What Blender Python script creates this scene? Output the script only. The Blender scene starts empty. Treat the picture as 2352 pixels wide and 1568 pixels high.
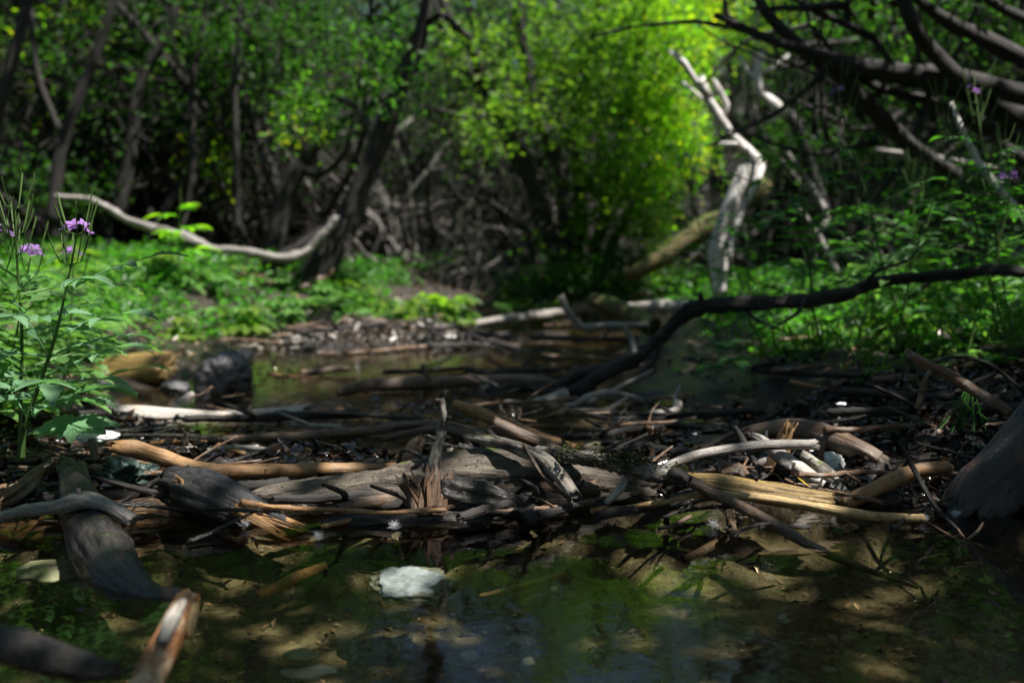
import bpy, math, random
import numpy as np
from mathutils import Vector, Matrix, noise
R = math.radians
C = bpy.context.scene.collection
# ------------------------------------------------------------------ camera
H, F, PITCH = 0.30, 2287.0, R(5.6)
cam_d = bpy.data.cameras.new('camera'); cam = bpy.data.objects.new('camera', cam_d); C.objects.link(cam)
cam.location = (0, 0, H); cam.rotation_euler = (R(90) - PITCH, 0, 0)
cam_d.lens = 35; cam_d.sensor_width = 36; cam_d.clip_start = .02; cam_d.clip_end = 800
cam_d.dof.use_dof = True; cam_d.dof.focus_distance = 1.10; cam_d.dof.aperture_fstop = 4.0
bpy.context.scene.camera = cam
# ------------------------------------------------------------------ light
SUN_EL, SUN_AZ = R(63), R(116)
SUN = Vector((math.cos(SUN_EL) * math.sin(SUN_AZ), math.cos(SUN_EL) * math.cos(SUN_AZ), math.sin(SUN_EL)))
w = bpy.data.worlds.new('World'); bpy.context.scene.world = w; w.use_nodes = True
nt = w.node_tree; sky = nt.nodes.new('ShaderNodeTexSky'); sky.sky_type = 'NISHITA'; sky.sun_disc = False
sky.sun_elevation = SUN_EL; sky.sun_rotation = SUN_AZ
nt.links.new(sky.outputs[0], nt.nodes['Background'].inputs[0]); nt.nodes['Background'].inputs[1].default_value = 0.085
sd = bpy.data.lights.new('sun', 'SUN'); sd.energy = 5.0; sd.angle = R(.5); sd.color = (1, .97, .92)
so = bpy.data.objects.new('sun', sd); C.objects.link(so); so.rotation_euler = SUN.to_track_quat('Z', 'Y').to_euler()
S = bpy.context.scene
S.view_settings.view_transform = 'Standard'; S.view_settings.look = 'None'; S.view_settings.exposure = 1.1
S.cycles.max_bounces = 8; S.cycles.transparent_max_bounces = 12; S.cycles.use_denoising = True
S.cycles.sample_clamp_indirect = 4; S.cycles.caustics_reflective = False; S.cycles.caustics_refractive = False

# ------------------------------------------------------------------ pixel helpers (photo laid out on a 2352 x 1568 frame)
def at(px, py, d):
    """world point seen at (px,py) at distance d along +Y"""
    a, b = (px - 1176) / F, (784 - py) / F
    cp, sp = math.cos(PITCH), math.sin(PITCH)
    v = Vector((a, cp + b * sp, -sp + b * cp))
    return Vector((0, 0, H)) + v * (d / v.y)
def on(px, py, z=0.0):
    a, b = (px - 1176) / F, (784 - py) / F
    cp, sp = math.cos(PITCH), math.sin(PITCH)
    v = Vector((a, cp + b * sp, -sp + b * cp))
    return Vector((0, 0, H)) + v * ((z - H) / v.z)
def n3(x, y, z=0.0): return noise.noise(Vector((x, y, z)))
def fbm(x, y, z=0.0, o=4):
    s, a = 0, 1
    for i in range(o):
        s += a * noise.noise(Vector((x, y, z + i * 7.1))); x *= 2.03; y *= 2.03; z *= 2.03; a *= .5
    return s
def lerp_table(t, y):
    if y <= t[0][0]: return t[0][1:]
    for a, b in zip(t, t[1:]):
        if y <= b[0]:
            k = (y - a[0]) / (b[0] - a[0]); return [p + (q - p) * k for p, q in zip(a[1:], b[1:])]
    return t[-1][1:]
def sm(a, b, x):
    t = max(0, min(1, (x - a) / (b - a))); return t * t * (3 - 2 * t)

# ------------------------------------------------------------------ materials
def newmat(name):
    m = bpy.data.materials.new(name); m.use_nodes = True
    return m, m.node_tree.nodes, m.node_tree.links, m.node_tree.nodes['Principled BSDF']
def node(N, t, **k):
    n = N.new(t)
    for a, b in k.items():
        if isinstance(a, str) and a.startswith('i_'): n.inputs[a[2:].replace('_', ' ')].default_value = b
        else: setattr(n, a, b)
    return n
def ramp(N, L, src, stops):
    r = N.new('ShaderNodeValToRGB'); L.new(src, r.inputs[0]); e = r.color_ramp.elements
    while len(e) < len(stops): e.new(.5)
    while len(e) > len(stops): e.remove(e[-1])
    for x, (p, c) in zip(e, stops):
        x.position = p; x.color = (c, c, c, 1) if isinstance(c, (int, float)) else tuple(c) + (1,)
    return r.outputs[0]
def mixc(N, L, f, a, b, mode='MIX'):
    m = N.new('ShaderNodeMix'); m.data_type = 'RGBA'; m.blend_type = mode
    for s, v in ((m.inputs[0], f), (m.inputs[6], a), (m.inputs[7], b)):
        if hasattr(v, 'links'): L.new(v, s)
        elif isinstance(v, (int, float)): s.default_value = v
        else: s.default_value = tuple(v) + (1,)
    return m.outputs[2]
def noise_tex(N, L, vec, scale, detail=5, rough=.6, dist=0.0):
    t = N.new('ShaderNodeTexNoise'); t.inputs['Scale'].default_value = scale; t.inputs['Detail'].default_value = detail
    t.inputs['Roughness'].default_value = rough; t.inputs['Distortion'].default_value = dist
    if vec is not None: L.new(vec, t.inputs['Vector'])
    return t.outputs['Fac']
def mapping(N, L, vec, sc):
    m = N.new('ShaderNodeMapping'); m.inputs['Scale'].default_value = sc; L.new(vec, m.inputs['Vector']); return m.outputs[0]

def wood(name, light, dark, patch=None, patchy=.5, rough=.75, wet=None, grain=90, bump=.6, crack=.45, moss=0.0, specks=0.0):
    """grain runs along the piece through the 'grain' attribute (metres)"""
    m, N, L, P = newmat(name)
    at_ = node(N, 'ShaderNodeAttribute', attribute_name='grain'); g = at_.outputs['Vector']
    f1 = noise_tex(N, L, mapping(N, L, g, (.06, 1, 1)), grain * 4.2, 6, .68, .3)
    f2 = noise_tex(N, L, mapping(N, L, g, (.09, 1, 1)), grain * 1.7, 5, .6, .7)
    f3 = noise_tex(N, L, g, 38, 5, .65, .3)
    col = ramp(N, L, f1, [(.3, dark), (.52, [(a + b) / 2 for a, b in zip(light, dark)]), (.72, light)])
    if patch: col = mixc(N, L, ramp(N, L, f3, [(patchy - .04, 0), (patchy + .05, 1)]), col, patch)
    ck = ramp(N, L, f2, [(crack - .07, (.12, .1, .09)), (crack + .03, (1, 1, 1))])
    col = mixc(N, L, .85, col, ck, 'MULTIPLY')
    f4 = noise_tex(N, L, g, 190, 5, .7)
    col = mixc(N, L, .8, col, ramp(N, L, f4, [(.32, (.45, .42, .38)), (.55, (1, 1, 1))]), 'MULTIPLY')
    if specks:
        v = N.new('ShaderNodeTexVoronoi'); v.inputs['Scale'].default_value = 230; L.new(mapping(N, L, g, (.6, 1, 1)), v.inputs['Vector'])
        col = mixc(N, L, ramp(N, L, v.outputs['Distance'], [(.16, specks), (.24, 0)]), col, (.01, .008, .006))
    if moss:
        geo = N.new('ShaderNodeNewGeometry'); sx = N.new('ShaderNodeSeparateXYZ'); L.new(geo.outputs['Normal'], sx.inputs[0])
        mn = noise_tex(N, L, geo.outputs['Position'], 45, 6, .7)
        mu = N.new('ShaderNodeMath'); mu.operation = 'MULTIPLY'; L.new(sx.outputs[2], mu.inputs[0]); L.new(mn, mu.inputs[1])
        col = mixc(N, L, ramp(N, L, mu.outputs[0], [(.62 - moss * .3, 0), (.70 - moss * .3, 1)]), col, (.07, .10, .015))
    L.new(col, P.inputs['Base Color'])
    if wet is None:
        L.new(ramp(N, L, f4, [(.3, max(.05, rough - .15)), (.7, min(1, rough + .15))]), P.inputs['Roughness'])
    else:
        L.new(ramp(N, L, f3, [(.42, wet), (.62, rough)]), P.inputs['Roughness'])
    P.inputs['Specular IOR Level'].default_value = .45
    ad = N.new('ShaderNodeMath'); ad.operation = 'MULTIPLY_ADD'; L.new(f1, ad.inputs[0]); ad.inputs[1].default_value = .45; L.new(f2, ad.inputs[2])
    ad2 = N.new('ShaderNodeMath'); ad2.operation = 'MULTIPLY_ADD'; L.new(f4, ad2.inputs[0]); ad2.inputs[1].default_value = .4; L.new(ad.outputs[0], ad2.inputs[2])
    b = N.new('ShaderNodeBump'); b.inputs['Strength'].default_value = min(1, bump * 1.2); b.inputs['Distance'].default_value = .0035
    L.new(ad2.outputs[0], b.inputs['Height']); L.new(b.outputs[0], P.inputs['Normal'])
    return m

M = {}
M['weathered'] = wood('weathered_wood', (.21, .172, .13), (.05, .040, .031), (.11, .09, .07), .55, bump=.9, crack=.43, moss=.35, specks=.9)
M['grey'] = wood('grey_driftwood', (.40, .37, .34), (.16, .14, .125), (.28, .25, .22), .55, rough=.65, bump=.5, crack=.38, specks=.3)
M['pale'] = wood('pale_driftwood', (.62, .58, .53), (.30, .26, .22), (.42, .33, .24), .6, rough=.7, bump=.5, crack=.38)
M['tan'] = wood('tan_peeled_wood', (.42, .24, .10), (.20, .095, .035), (.27, .17, .09), .55, rough=.6, bump=.35, crack=.34, specks=.25)
M['brown'] = wood('brown_wood', (.22, .14, .085), (.07, .042, .026), (.12, .085, .06), .5, rough=.7, bump=.6, crack=.4, wet=.35)
M['char'] = wood('blackened_wood', (.055, .052, .052), (.008, .007, .008), (.12, .095, .07), .66, rough=.6, bump=1.0, crack=.5, wet=.28, grain=110)
M['splinter'] = wood('fresh_splintered_wood', (.62, .38, .17), (.30, .14, .05), (.20, .10, .04), .62, rough=.7, bump=.9, crack=.4, grain=110)
M['wet'] = wood('wet_dark_wood', (.05, .043, .037), (.008, .007, .006), (.03, .024, .018), .5, rough=.3, bump=.9, crack=.45, wet=.12)
M['wetbrown'] = wood('wet_brown_wood', (.20, .11, .05), (.05, .028, .014), (.05, .035, .025), .55, rough=.35, bump=.8, crack=.4, wet=.12)
M['smooth'] = wood('smooth_sodden_bark', (.05, .045, .043), (.018, .015, .014), (.075, .045, .03), .58, rough=.5, bump=.9, crack=.42, wet=.2, grain=60, moss=.25)
M['lichen'] = wood('lichen_bark', (.46, .44, .38), (.16, .13, .10), (.07, .055, .045), .52, rough=.8, bump=1.0, crack=.45, moss=.4, grain=60)
M['yellow'] = wood('yellow_wood', (.42, .29, .10), (.18, .11, .035), (.26, .17, .06), .55, rough=.5, bump=.8, crack=.42, wet=.2)
M['straw'] = wood('straw_stalk', (.62, .46, .22), (.32, .19, .07), (.30, .13, .05), .6, rough=.55, bump=.5, crack=.33, grain=140)
M['bark'] = wood('dark_bark', (.058, .050, .045), (.015, .013, .011), (.13, .12, .11), .66, rough=.85, bump=1, crack=.45, grain=50)
M['birch'] = wood('bleached_bark', (.85, .82, .78), (.55, .50, .46), (.62, .56, .50), .62, rough=.7, bump=.6, crack=.36, grain=40)
M['mossbark'] = wood('mossy_bark', (.16, .12, .05), (.06, .045, .02), (.10, .09, .02), .5, rough=.85, bump=1, crack=.42, moss=.9, grain=50)
M['orange'] = wood('orange_stripped_wood', (.50, .25, .10), (.22, .08, .03), (.60, .45, .28), .55, rough=.5, bump=.7, crack=.4, wet=.3)
M['rust'] = wood('rust_bark', (.27, .155, .085), (.09, .05, .028), (.28, .24, .20), .55, rough=.7, bump=.8, crack=.42)

def rockmat(name, a, b, rough=.7, bump=.5, sc=40, wetr=None):
    m, N, L, P = newmat(name)
    g = node(N, 'ShaderNodeTexCoord').outputs['Object']
    f1 = noise_tex(N, L, g, sc, 8, .7, .5); f2 = noise_tex(N, L, mapping(N, L, g, (1, 1, 4)), sc * .5, 4, .6, 1.5)
    col = mixc(N, L, ramp(N, L, f2, [(.35, 0), (.6, 1)]), b, a)
    col = mixc(N, L, .7, col, ramp(N, L, f1, [(.3, (.5, .5, .47)), (.55, (1, 1, 1))]), 'MULTIPLY')
    L.new(col, P.inputs['Base Color']); P.inputs['Roughness'].default_value = rough
    bp = N.new('ShaderNodeBump'); bp.inputs['Strength'].default_value = bump; bp.inputs['Distance'].default_value = .003
    L.new(f1, bp.inputs['Height']); L.new(bp.outputs[0], P.inputs['Normal'])
    return m
M['quartz'] = rockmat('white_quartz', (.78, .80, .78), (.50, .54, .50), .6)
M['slate'] = rockmat('pale_grey_rock', (.30, .33, .31), (.14, .17, .14), .5, 1.0, 90)
M['greenrock'] = rockmat('green_wet_rock', (.05, .085, .07), (.02, .035, .03), .22, 1.0)
M['darkrock'] = rockmat('dark_wet_rock', (.08, .075, .08), (.03, .028, .03), .5, .7)
M['pebble'] = rockmat('grey_brown_pebble', (.36, .31, .26), (.20, .17, .14), .55)
M['sunkrock'] = rockmat('silty_pale_rock', (.42, .45, .36), (.20, .22, .15), .7)

def leafmat(name, cols, trans, tmix=.5, rough=.5, spec=.3):
    m, N, L, P = newmat(name)
    geo = N.new('ShaderNodeNewGeometry'); r = geo.outputs['Random Per Island']
    n = len(cols); st = [(i / max(1, n - 1), c) for i, c in enumerate(cols)]
    col = ramp(N, L, r, st)
    st2 = [(i / max(1, n - 1), [min(1, x * y) for x, y in zip(c, trans)]) for i, c in enumerate(cols)]
    tc = ramp(N, L, r, st2)
    L.new(col, P.inputs['Base Color']); P.inputs['Roughness'].default_value = rough
    P.inputs['Specular IOR Level'].default_value = spec
    t = N.new('ShaderNodeBsdfTranslucent'); L.new(tc, t.inputs[0])
    mx = N.new('ShaderNodeMixShader'); mx.inputs[0].default_value = tmix
    L.new(P.outputs[0], mx.inputs[1]); L.new(t.outputs[0], mx.inputs[2]); L.new(mx.outputs[0], N['Material Output'].inputs[0])
    return m
TR = (2.6, 3.25, .95)
M['leaf_dark'] = leafmat('dark_leaf', [(.018, .050, .013), (.028, .075, .018), (.042, .10, .02)], TR)
M['leaf_mid'] = leafmat('mid_leaf', [(.020, .058, .013), (.032, .085, .017), (.055, .115, .022)], (2.2, 2.8, 1))
M['leaf_bright'] = leafmat('yellow_green_leaf', [(.08, .20, .015), (.13, .27, .018), (.19, .30, .02), (.36, .34, .02)], TR, .55)
M['leaf_bush'] = leafmat('bush_leaf', [(.035, .085, .016), (.065, .13, .02), (.10, .17, .024), (.15, .21, .03)], TR, .5)
M['leaf_added_canopy'] = leafmat('added_canopy_leaf', [(.03, .08, .012), (.05, .12, .02)], (1.6, 2, .8), .3)
M['herb'] = leafmat('herb_leaf', [(.08, .18, .045), (.12, .25, .06), (.17, .32, .08)], (2.0, 2.2, 1.0), .45, .5, .35)
M['herb_blue'] = leafmat('soft_herb_leaf', [(.15, .29, .15), (.19, .34, .17)], (1.4, 1.8, .9), .4, .45, .4)
M['herb_dark'] = leafmat('shade_herb_leaf', [(.03, .10, .02), (.05, .15, .025), (.07, .19, .03)], (2.4, 3.0, .8), .45, .4, .4)  # deeper green herb leaf
M['stemgreen'] = leafmat('green_stem', [(.07, .13, .03)], (1, 1, 1), .1)
M['stemred'] = leafmat('reddish_stem', [(.13, .09, .05)], (1, 1, 1), .05)
M['petal'] = leafmat('purple_petal', [(.32, .15, .46), (.42, .22, .55)], (1.2, 1.1, 1.2), .4)
M['litter'] = leafmat('leaf_litter', [(.03, .02, .012), (.09, .055, .03), (.20, .13, .07), (.30, .22, .14), (.05, .03, .02)], (1, .9, .7), .1, .35, .5)
M['wetlitter'] = leafmat('wet_leaf_litter', [(.006, .005, .004), (.015, .011, .008), (.045, .025, .013), (.010, .008, .006), (.008, .006, .005)], (1, .9, .7), .05, .16, .6)
M['yleaf'] = leafmat('yellow_leaf', [(.65, .50, .06)], (1.2, 1.1, .6), .4)
M['grass'] = leafmat('grass_blade', [(.06, .15, .02), (.10, .22, .03), (.20, .20, .07)], (2, 2.4, .9), .4)
M['moss'] = leafmat('moss_bits', [(.03, .022, .01), (.06, .07, .015), (.02, .015, .01), (.09, .11, .02)], (1.2, 1.3, .8), .2)
M['fluff'] = leafmat('seed_fluff', [(.8, .8, .82)], (1, 1, 1), .5)
M['gravel'] = leafmat('gravel', [(.08, .07, .06), (.22, .19, .16), (.38, .34, .30)], (1, 1, 1), 0, .3, .5)

# ground: silt under water, wet dark rim, litter soil above
def ground_mat():
    m, N, L, P = newmat('stream_soil')
    geo = N.new('ShaderNodeNewGeometry'); p = geo.outputs['Position']
    sx = N.new('ShaderNodeSeparateXYZ'); L.new(p, sx.inputs[0])
    f1 = noise_tex(N, L, p, 9, 5, .6, .5); f2 = noise_tex(N, L, p, 90, 6, .75); f3 = noise_tex(N, L, p, 420, 3, .7)
    silt = ramp(N, L, f1, [(.34, (.065, .053, .033)), (.5, (.125, .108, .062)), (.66, (.19, .175, .10))])
    silt = mixc(N, L, .9, silt, ramp(N, L, f2, [(.38, (.25, .23, .2)), (.58, (1, 1, 1))]), 'MULTIPLY')
    yy = N.new('ShaderNodeMapRange'); L.new(sx.outputs[1], yy.inputs[0]); yy.inputs[1].default_value = 1.1; yy.inputs[2].default_value = 1.5
    silt = mixc(N, L, yy.outputs[0], silt, (.045, .034, .018))
    silt = mixc(N, L, ramp(N, L, f3, [(.66, 0), (.72, .6)]), silt, (.38, .36, .2))
    mud = ramp(N, L, f2, [(.35, (.008, .006, .005)), (.6, (.035, .026, .019)), (.75, (.08, .06, .045))])
    soil = ramp(N, L, f2, [(.3, (.010, .008, .005)), (.55, (.035, .026, .018)), (.75, (.08, .06, .04))])
    def hh(a, b):
        mr = N.new('ShaderNodeMapRange'); mr.inputs[1].default_value = a; mr.inputs[2].default_value = b; L.new(sx.outputs[2], mr.inputs[0]); return mr.outputs[0]
    col = mixc(N, L, hh(-.035, -.012), silt, mud); col = mixc(N, L, hh(.04, .09), col, soil)
    L.new(col, P.inputs['Base Color'])
    L.new(ramp(N, L, hh(.03, .1), [(0, .16), (1, .9)]), P.inputs['Roughness'])
    b = N.new('ShaderNodeBump'); b.inputs['Strength'].default_value = .9; b.inputs['Distance'].default_value = .006
    L.new(f2, b.inputs['Height']); L.new(b.outputs[0], P.inputs['Normal'])
    return m
M['ground'] = ground_mat()
def water_mat():
    m, N, L, P = newmat('clear_water'); N.remove(P)
    geo = N.new('ShaderNodeNewGeometry'); p = geo.outputs['Position']
    n1 = noise_tex(N, L, mapping(N, L, p, (1, .75, 1)), 13, 2, .45, 1.6); n2 = noise_tex(N, L, mapping(N, L, p, (1, 1.6, 1)), 34, 2, .5, .8)
    n3_ = noise_tex(N, L, p, 3.0, 2, .5)
    # finer chop where the flow breaks around the wood
    sx = N.new('ShaderNodeSeparateXYZ'); L.new(p, sx.inputs[0])
    ch = N.new('ShaderNodeMapRange'); L.new(sx.outputs[1], ch.inputs[0]); ch.inputs[1].default_value = .98; ch.inputs[2].default_value = 1.12; ch.inputs[3].default_value = .12; ch.inputs[4].default_value = .45
    a = N.new('ShaderNodeMath'); a.operation = 'MULTIPLY'; L.new(n2, a.inputs[0]); L.new(ch.outputs[0], a.inputs[1])
    pr = N.new('ShaderNodeMath'); pr.operation = 'MULTIPLY'; L.new(n1, pr.inputs[0]); L.new(ramp(N, L, n3_, [(.38, .25), (.62, 1)]), pr.inputs[1])
    s = N.new('ShaderNodeMath'); s.operation = 'ADD'; L.new(pr.outputs[0], s.inputs[0]); L.new(a.outputs[0], s.inputs[1])
    b = N.new('ShaderNodeBump'); b.inputs['Strength'].default_value = .15; b.inputs['Distance'].default_value = .008; L.new(s.outputs[0], b.inputs['Height'])
    fr = N.new('ShaderNodeFresnel'); fr.inputs[0].default_value = 1.33; L.new(b.outputs[0], fr.inputs['Normal'])
    gl = N.new('ShaderNodeBsdfGlossy'); gl.inputs['Roughness'].default_value = .0; L.new(b.outputs[0], gl.inputs['Normal'])
    tr = N.new('ShaderNodeBsdfTransparent'); tr.inputs[0].default_value = (.86, .83, .70, 1)
    mx = N.new('ShaderNodeMixShader'); L.new(fr.outputs[0], mx.inputs[0]); L.new(tr.outputs[0], mx.inputs[1]); L.new(gl.outputs[0], mx.inputs[2])
    L.new(mx.outputs[0], N['Material Output'].inputs[0]); return m
M['water'] = water_mat()

# ------------------------------------------------------------------ object helpers
def link(name, me, mat, parent=None, smooth=True):
    for m_ in (mat if isinstance(mat, (list, tuple)) else [mat]):
        me.materials.append(M[m_] if isinstance(m_, str) else m_)
    o = bpy.data.objects.new(name, me); C.objects.link(o)
    if smooth: me.polygons.foreach_set('use_smooth', [True] * len(me.polygons))
    if parent: o.parent = parent
    return o
def tag(o, label, cat, group=None, kind=None):
    if label: o['label'] = label
    if cat: o['category'] = cat
    if group: o['group'] = group
    if kind: o['kind'] = kind
    return o
def empty(name, loc=(0, 0, 0), rz=0):
    o = bpy.data.objects.new(name, None); C.objects.link(o); o.location = loc; o.rotation_euler = (0, 0, rz); o.empty_display_size = .05; return o
def copy_tree(o, parent=None):
    c = o.copy(); C.objects.link(c)
    if parent: c.parent = parent
    for ch in o.children: copy_tree(ch, c)
    return c
def mesh_np(name, V, Fc, nside):
    """V (n,3) array, Fc (m,nside) array"""
    me = bpy.data.meshes.new(name); V = np.asarray(V, dtype=np.float32); Fc = np.asarray(Fc, dtype=np.int32)
    me.vertices.add(len(V)); me.vertices.foreach_set('co', V.ravel())
    me.loops.add(Fc.size); me.loops.foreach_set('vertex_index', Fc.ravel())
    me.polygons.add(len(Fc)); me.polygons.foreach_set('loop_start', np.arange(0, Fc.size, nside, dtype=np.int32))
    me.update(calc_edges=True); me.validate(); return me

class MB:
    def __init__(s): s.v, s.f, s.g = [], [], []
    def mesh(s, name):
        me = bpy.data.meshes.new(name); me.from_pydata(s.v, [], s.f); me.update()
        if len(s.g) == len(s.v):
            a = me.attributes.new('grain', 'FLOAT_VECTOR', 'POINT'); a.data.foreach_set('vector', [c for g in s.g for c in g])
        return me
def cr(p0, p1, p2, p3, t):
    return .5 * ((2 * p1) + (-p0 + p2) * t + (2 * p0 - 5 * p1 + 4 * p2 - p3) * t * t + (-p0 + 3 * p1 - 3 * p2 + p3) * t ** 3)
def resample(pts, step):
    """pts: list of (Vector, r) -> dense list"""
    P = [Vector((*p, r)) for p, r in pts]; out = []
    if len(P) == 2: P = [P[0], P[0].lerp(P[1], .5), P[1]]
    for i in range(len(P) - 1):
        p0 = P[i - 1] if i else P[0] * 2 - P[1]; p3 = P[i + 2] if i + 2 < len(P) else P[-1] * 2 - P[-2]
        L_ = (P[i + 1].xyz - P[i].xyz).length; n = max(1, int(L_ / step))
        for k in range(n): out.append(cr(p0, P[i], P[i + 1], p3, k / n))
    out.append(P[-1]); return [(v.xyz, max(1e-4, v.w)) for v in out]
def rv_(rn, a=1): return Vector((rn.gauss(0, a), rn.gauss(0, a), rn.gauss(0, a)))
def shard(mb, b, d, L_, w_, rs_):
    d = d.normalized(); u = d.orthogonal().normalized(); u = (u * math.cos(rs_.uniform(0, 6)) + d.cross(u) * math.sin(rs_.uniform(0, 6))).normalized(); v = d.cross(u)
    base = len(mb.v); fl = rs_.uniform(.25, .6); tip = rs_.uniform(.05, .4)
    for t, sc in ((0, 1), (.45, rs_.uniform(.75, 1.05)), (.8, rs_.uniform(.4, .8)), (1, tip)):
        sl = rs_.uniform(-.15, .15)
        for x, y in ((-1, -fl), (1, -fl), (1, fl), (-1, fl)):
            mb.v.append(tuple(b + d * (L_ * (t + (.12 * x * sl * 4 if t == 1 else 0))) + u * (x * w_ * sc) + v * (y * w_ * sc + sl * w_))); mb.g.append((L_ * t, x * w_ * 3, y * w_ * 3 + b.x))
    for i in range(3):
        for k in range(4): a = base + i * 4 + k; c = base + i * 4 + (k + 1) % 4; mb.f.append((a, c, c + 4, a + 4))
    mb.f.append((base + 12, base + 13, base + 14, base + 15))
def shards(name, mat, parent, items, seed=1):
    """items: (px0,py0,d0, px1,py1,d1, half width px, count, spread px)"""
    rs_ = random.Random(seed); mb = MB()
    for x0, y0, d0, x1, y1, d1, w_, n, sp in items:
        for k in range(n):
            j = rs_.gauss(0, sp); a = at(x0 + j, y0 + rs_.gauss(0, sp * .5), d0 + rs_.gauss(0, sp) / F); b = at(x1 + j * 1.2 + rs_.gauss(0, sp * 1.1), y1 + rs_.gauss(0, sp * 1.4), d1 + rs_.gauss(0, sp) / F)
            shard(mb, a, b - a, (b - a).length * rs_.uniform(.6, 1.1), w_ * d0 / F * rs_.uniform(.5, 1.2), rs_)
    return link(name, mb.mesh(name), mat, parent, smooth=False)
def tube(mb, pts, seg=12, step=None, wob=.08, groove=.04, gf=5, seed=0, jag=(0, 0), knots=(), flat=1.0, flatdir=None, sub=False, lump=0):
    rmax = max(r for _, r in pts); step = step or max(.0035, rmax * .35)
    st = resample(pts, step); n = len(st); base = len(mb.v)
    T = []
    for i in range(n):
        a, b = st[max(0, i - 1)][0], st[min(n - 1, i + 1)][0]; d = (b - a); T.append(d.normalized() if d.length > 1e-9 else Vector((1, 0, 0)))
    up = Vector((0, 0, 1)) if abs(T[0].z) < .9 else Vector((0, 1, 0))
    U = (up - T[0] * up.dot(T[0])).normalized(); s = 0; S_ = [0]
    for i in range(1, n): S_.append(S_[-1] + (st[i][0] - st[i - 1][0]).length)
    tot = S_[-1] or 1; so_ = seed * 3.17
    for i in range(n):
        p, r = st[i]; t = T[i]; U = (U - t * U.dot(t)).normalized(); W = t.cross(U); s = S_[i]
        for k in range(seg):
            a = 2 * math.pi * k / seg; ca, sa = math.cos(a), math.sin(a)
            q = 1 + wob * n3(ca * .9 + so_, sa * .9, s / rmax * .35 + so_)
            if groove:
                q += groove * 2 * n3(ca * gf + so_, sa * gf, s / rmax * .22) + groove * n3(ca * gf * 2.2, sa * gf * 2.2 + so_, s / rmax * .4)
            if lump: q += lump * max(0, fbm(ca * 1.6 + so_, sa * 1.6, s / rmax * 1.1, 3))
            for (ks, ka, kr, kh) in knots:
                dd = ((s / tot - ks) * tot / rmax) ** 2 + (((a - ka + math.pi) % (2 * math.pi)) - math.pi) ** 2
                q += kh * math.exp(-dd / (kr * kr)) - kh * .9 * math.exp(-dd / (kr * kr * .12))
            off = 0
            if jag[0] and s < 2.5 * r: off -= jag[0] * r * (1 - s / (2.5 * r)) * (n3(ca * 2.3 + so_, sa * 2.3, 5) + .7 * n3(ca * 6 + so_, sa * 6, 1))
            if jag[1] and tot - s < 2.5 * r: off += jag[1] * r * (1 - (tot - s) / (2.5 * r)) * (n3(ca * 2.3 + so_, sa * 2.3, 9) + .7 * n3(ca * 6 + so_, sa * 6, 3))
            mb.v.append(tuple(p + (U * ca * flat + W * sa) * (r * q) + t * off)); mb.g.append((s + so_, r * ca, r * sa))
    for i in range(n - 1):
        for k in range(seg):
            a = base + i * seg + k; b = base + i * seg + (k + 1) % seg; mb.f.append((a, b, b + seg, a + seg))
    for e, i in ((0, 0), (1, n - 1)):
        p, r = st[i]; t = T[i] * (-1 if e == 0 else 1); ring = [base + i * seg + k for k in range(seg)]
        inner = len(mb.v)
        for k in range(seg):
            v = Vector(mb.v[ring[k]]); q = p.lerp(v, .55) + t * (r * (-.15 + (.5 * n3(k * 1.3, so_, e * 4)) * (1 if jag[e] else .1)))
            mb.v.append(tuple(q)); mb.g.append((mb.g[ring[k]][0] * .2, mb.g[ring[k]][1] * .5, mb.g[ring[k]][2] * .5))
        if jag[e] >= 1 and r > .002:
            rs_ = random.Random(seed * 7 + e); Ue = (t.cross(Vector((.3, .7, .2)))).normalized(); We = t.cross(Ue)
            for k in range(int(7 + jag[e] * 5)):
                a = rs_.uniform(0, 6.3); q = rs_.uniform(.2, .95); b0 = p + (Ue * math.cos(a) + We * math.sin(a)) * r * q - t * r * .5
                shard(mb, b0, t + rv_(rs_, .16), r * rs_.uniform(.7, 1.0 + .75 * jag[e]), r * rs_.uniform(.12, .30), rs_)
        c = len(mb.v); mb.v.append(tuple(p - t * r * .1)); mb.g.append((so_ * .2, 0, 0))
        for k in range(seg):
            k2 = (k + 1) % seg; A, B, I, J = ring[k], ring[k2], inner + k, inner + k2
            if e == 0: mb.f += [(B, A, I, J), (J, I, c)]
            else: mb.f += [(A, B, J, I), (I, J, c)]
def px(pts):
    """[(px,py,d,rpx)...] -> [(Vector,r)...]"""
    return [(at(x, y, d), r * d / F) for x, y, d, r in pts]

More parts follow.
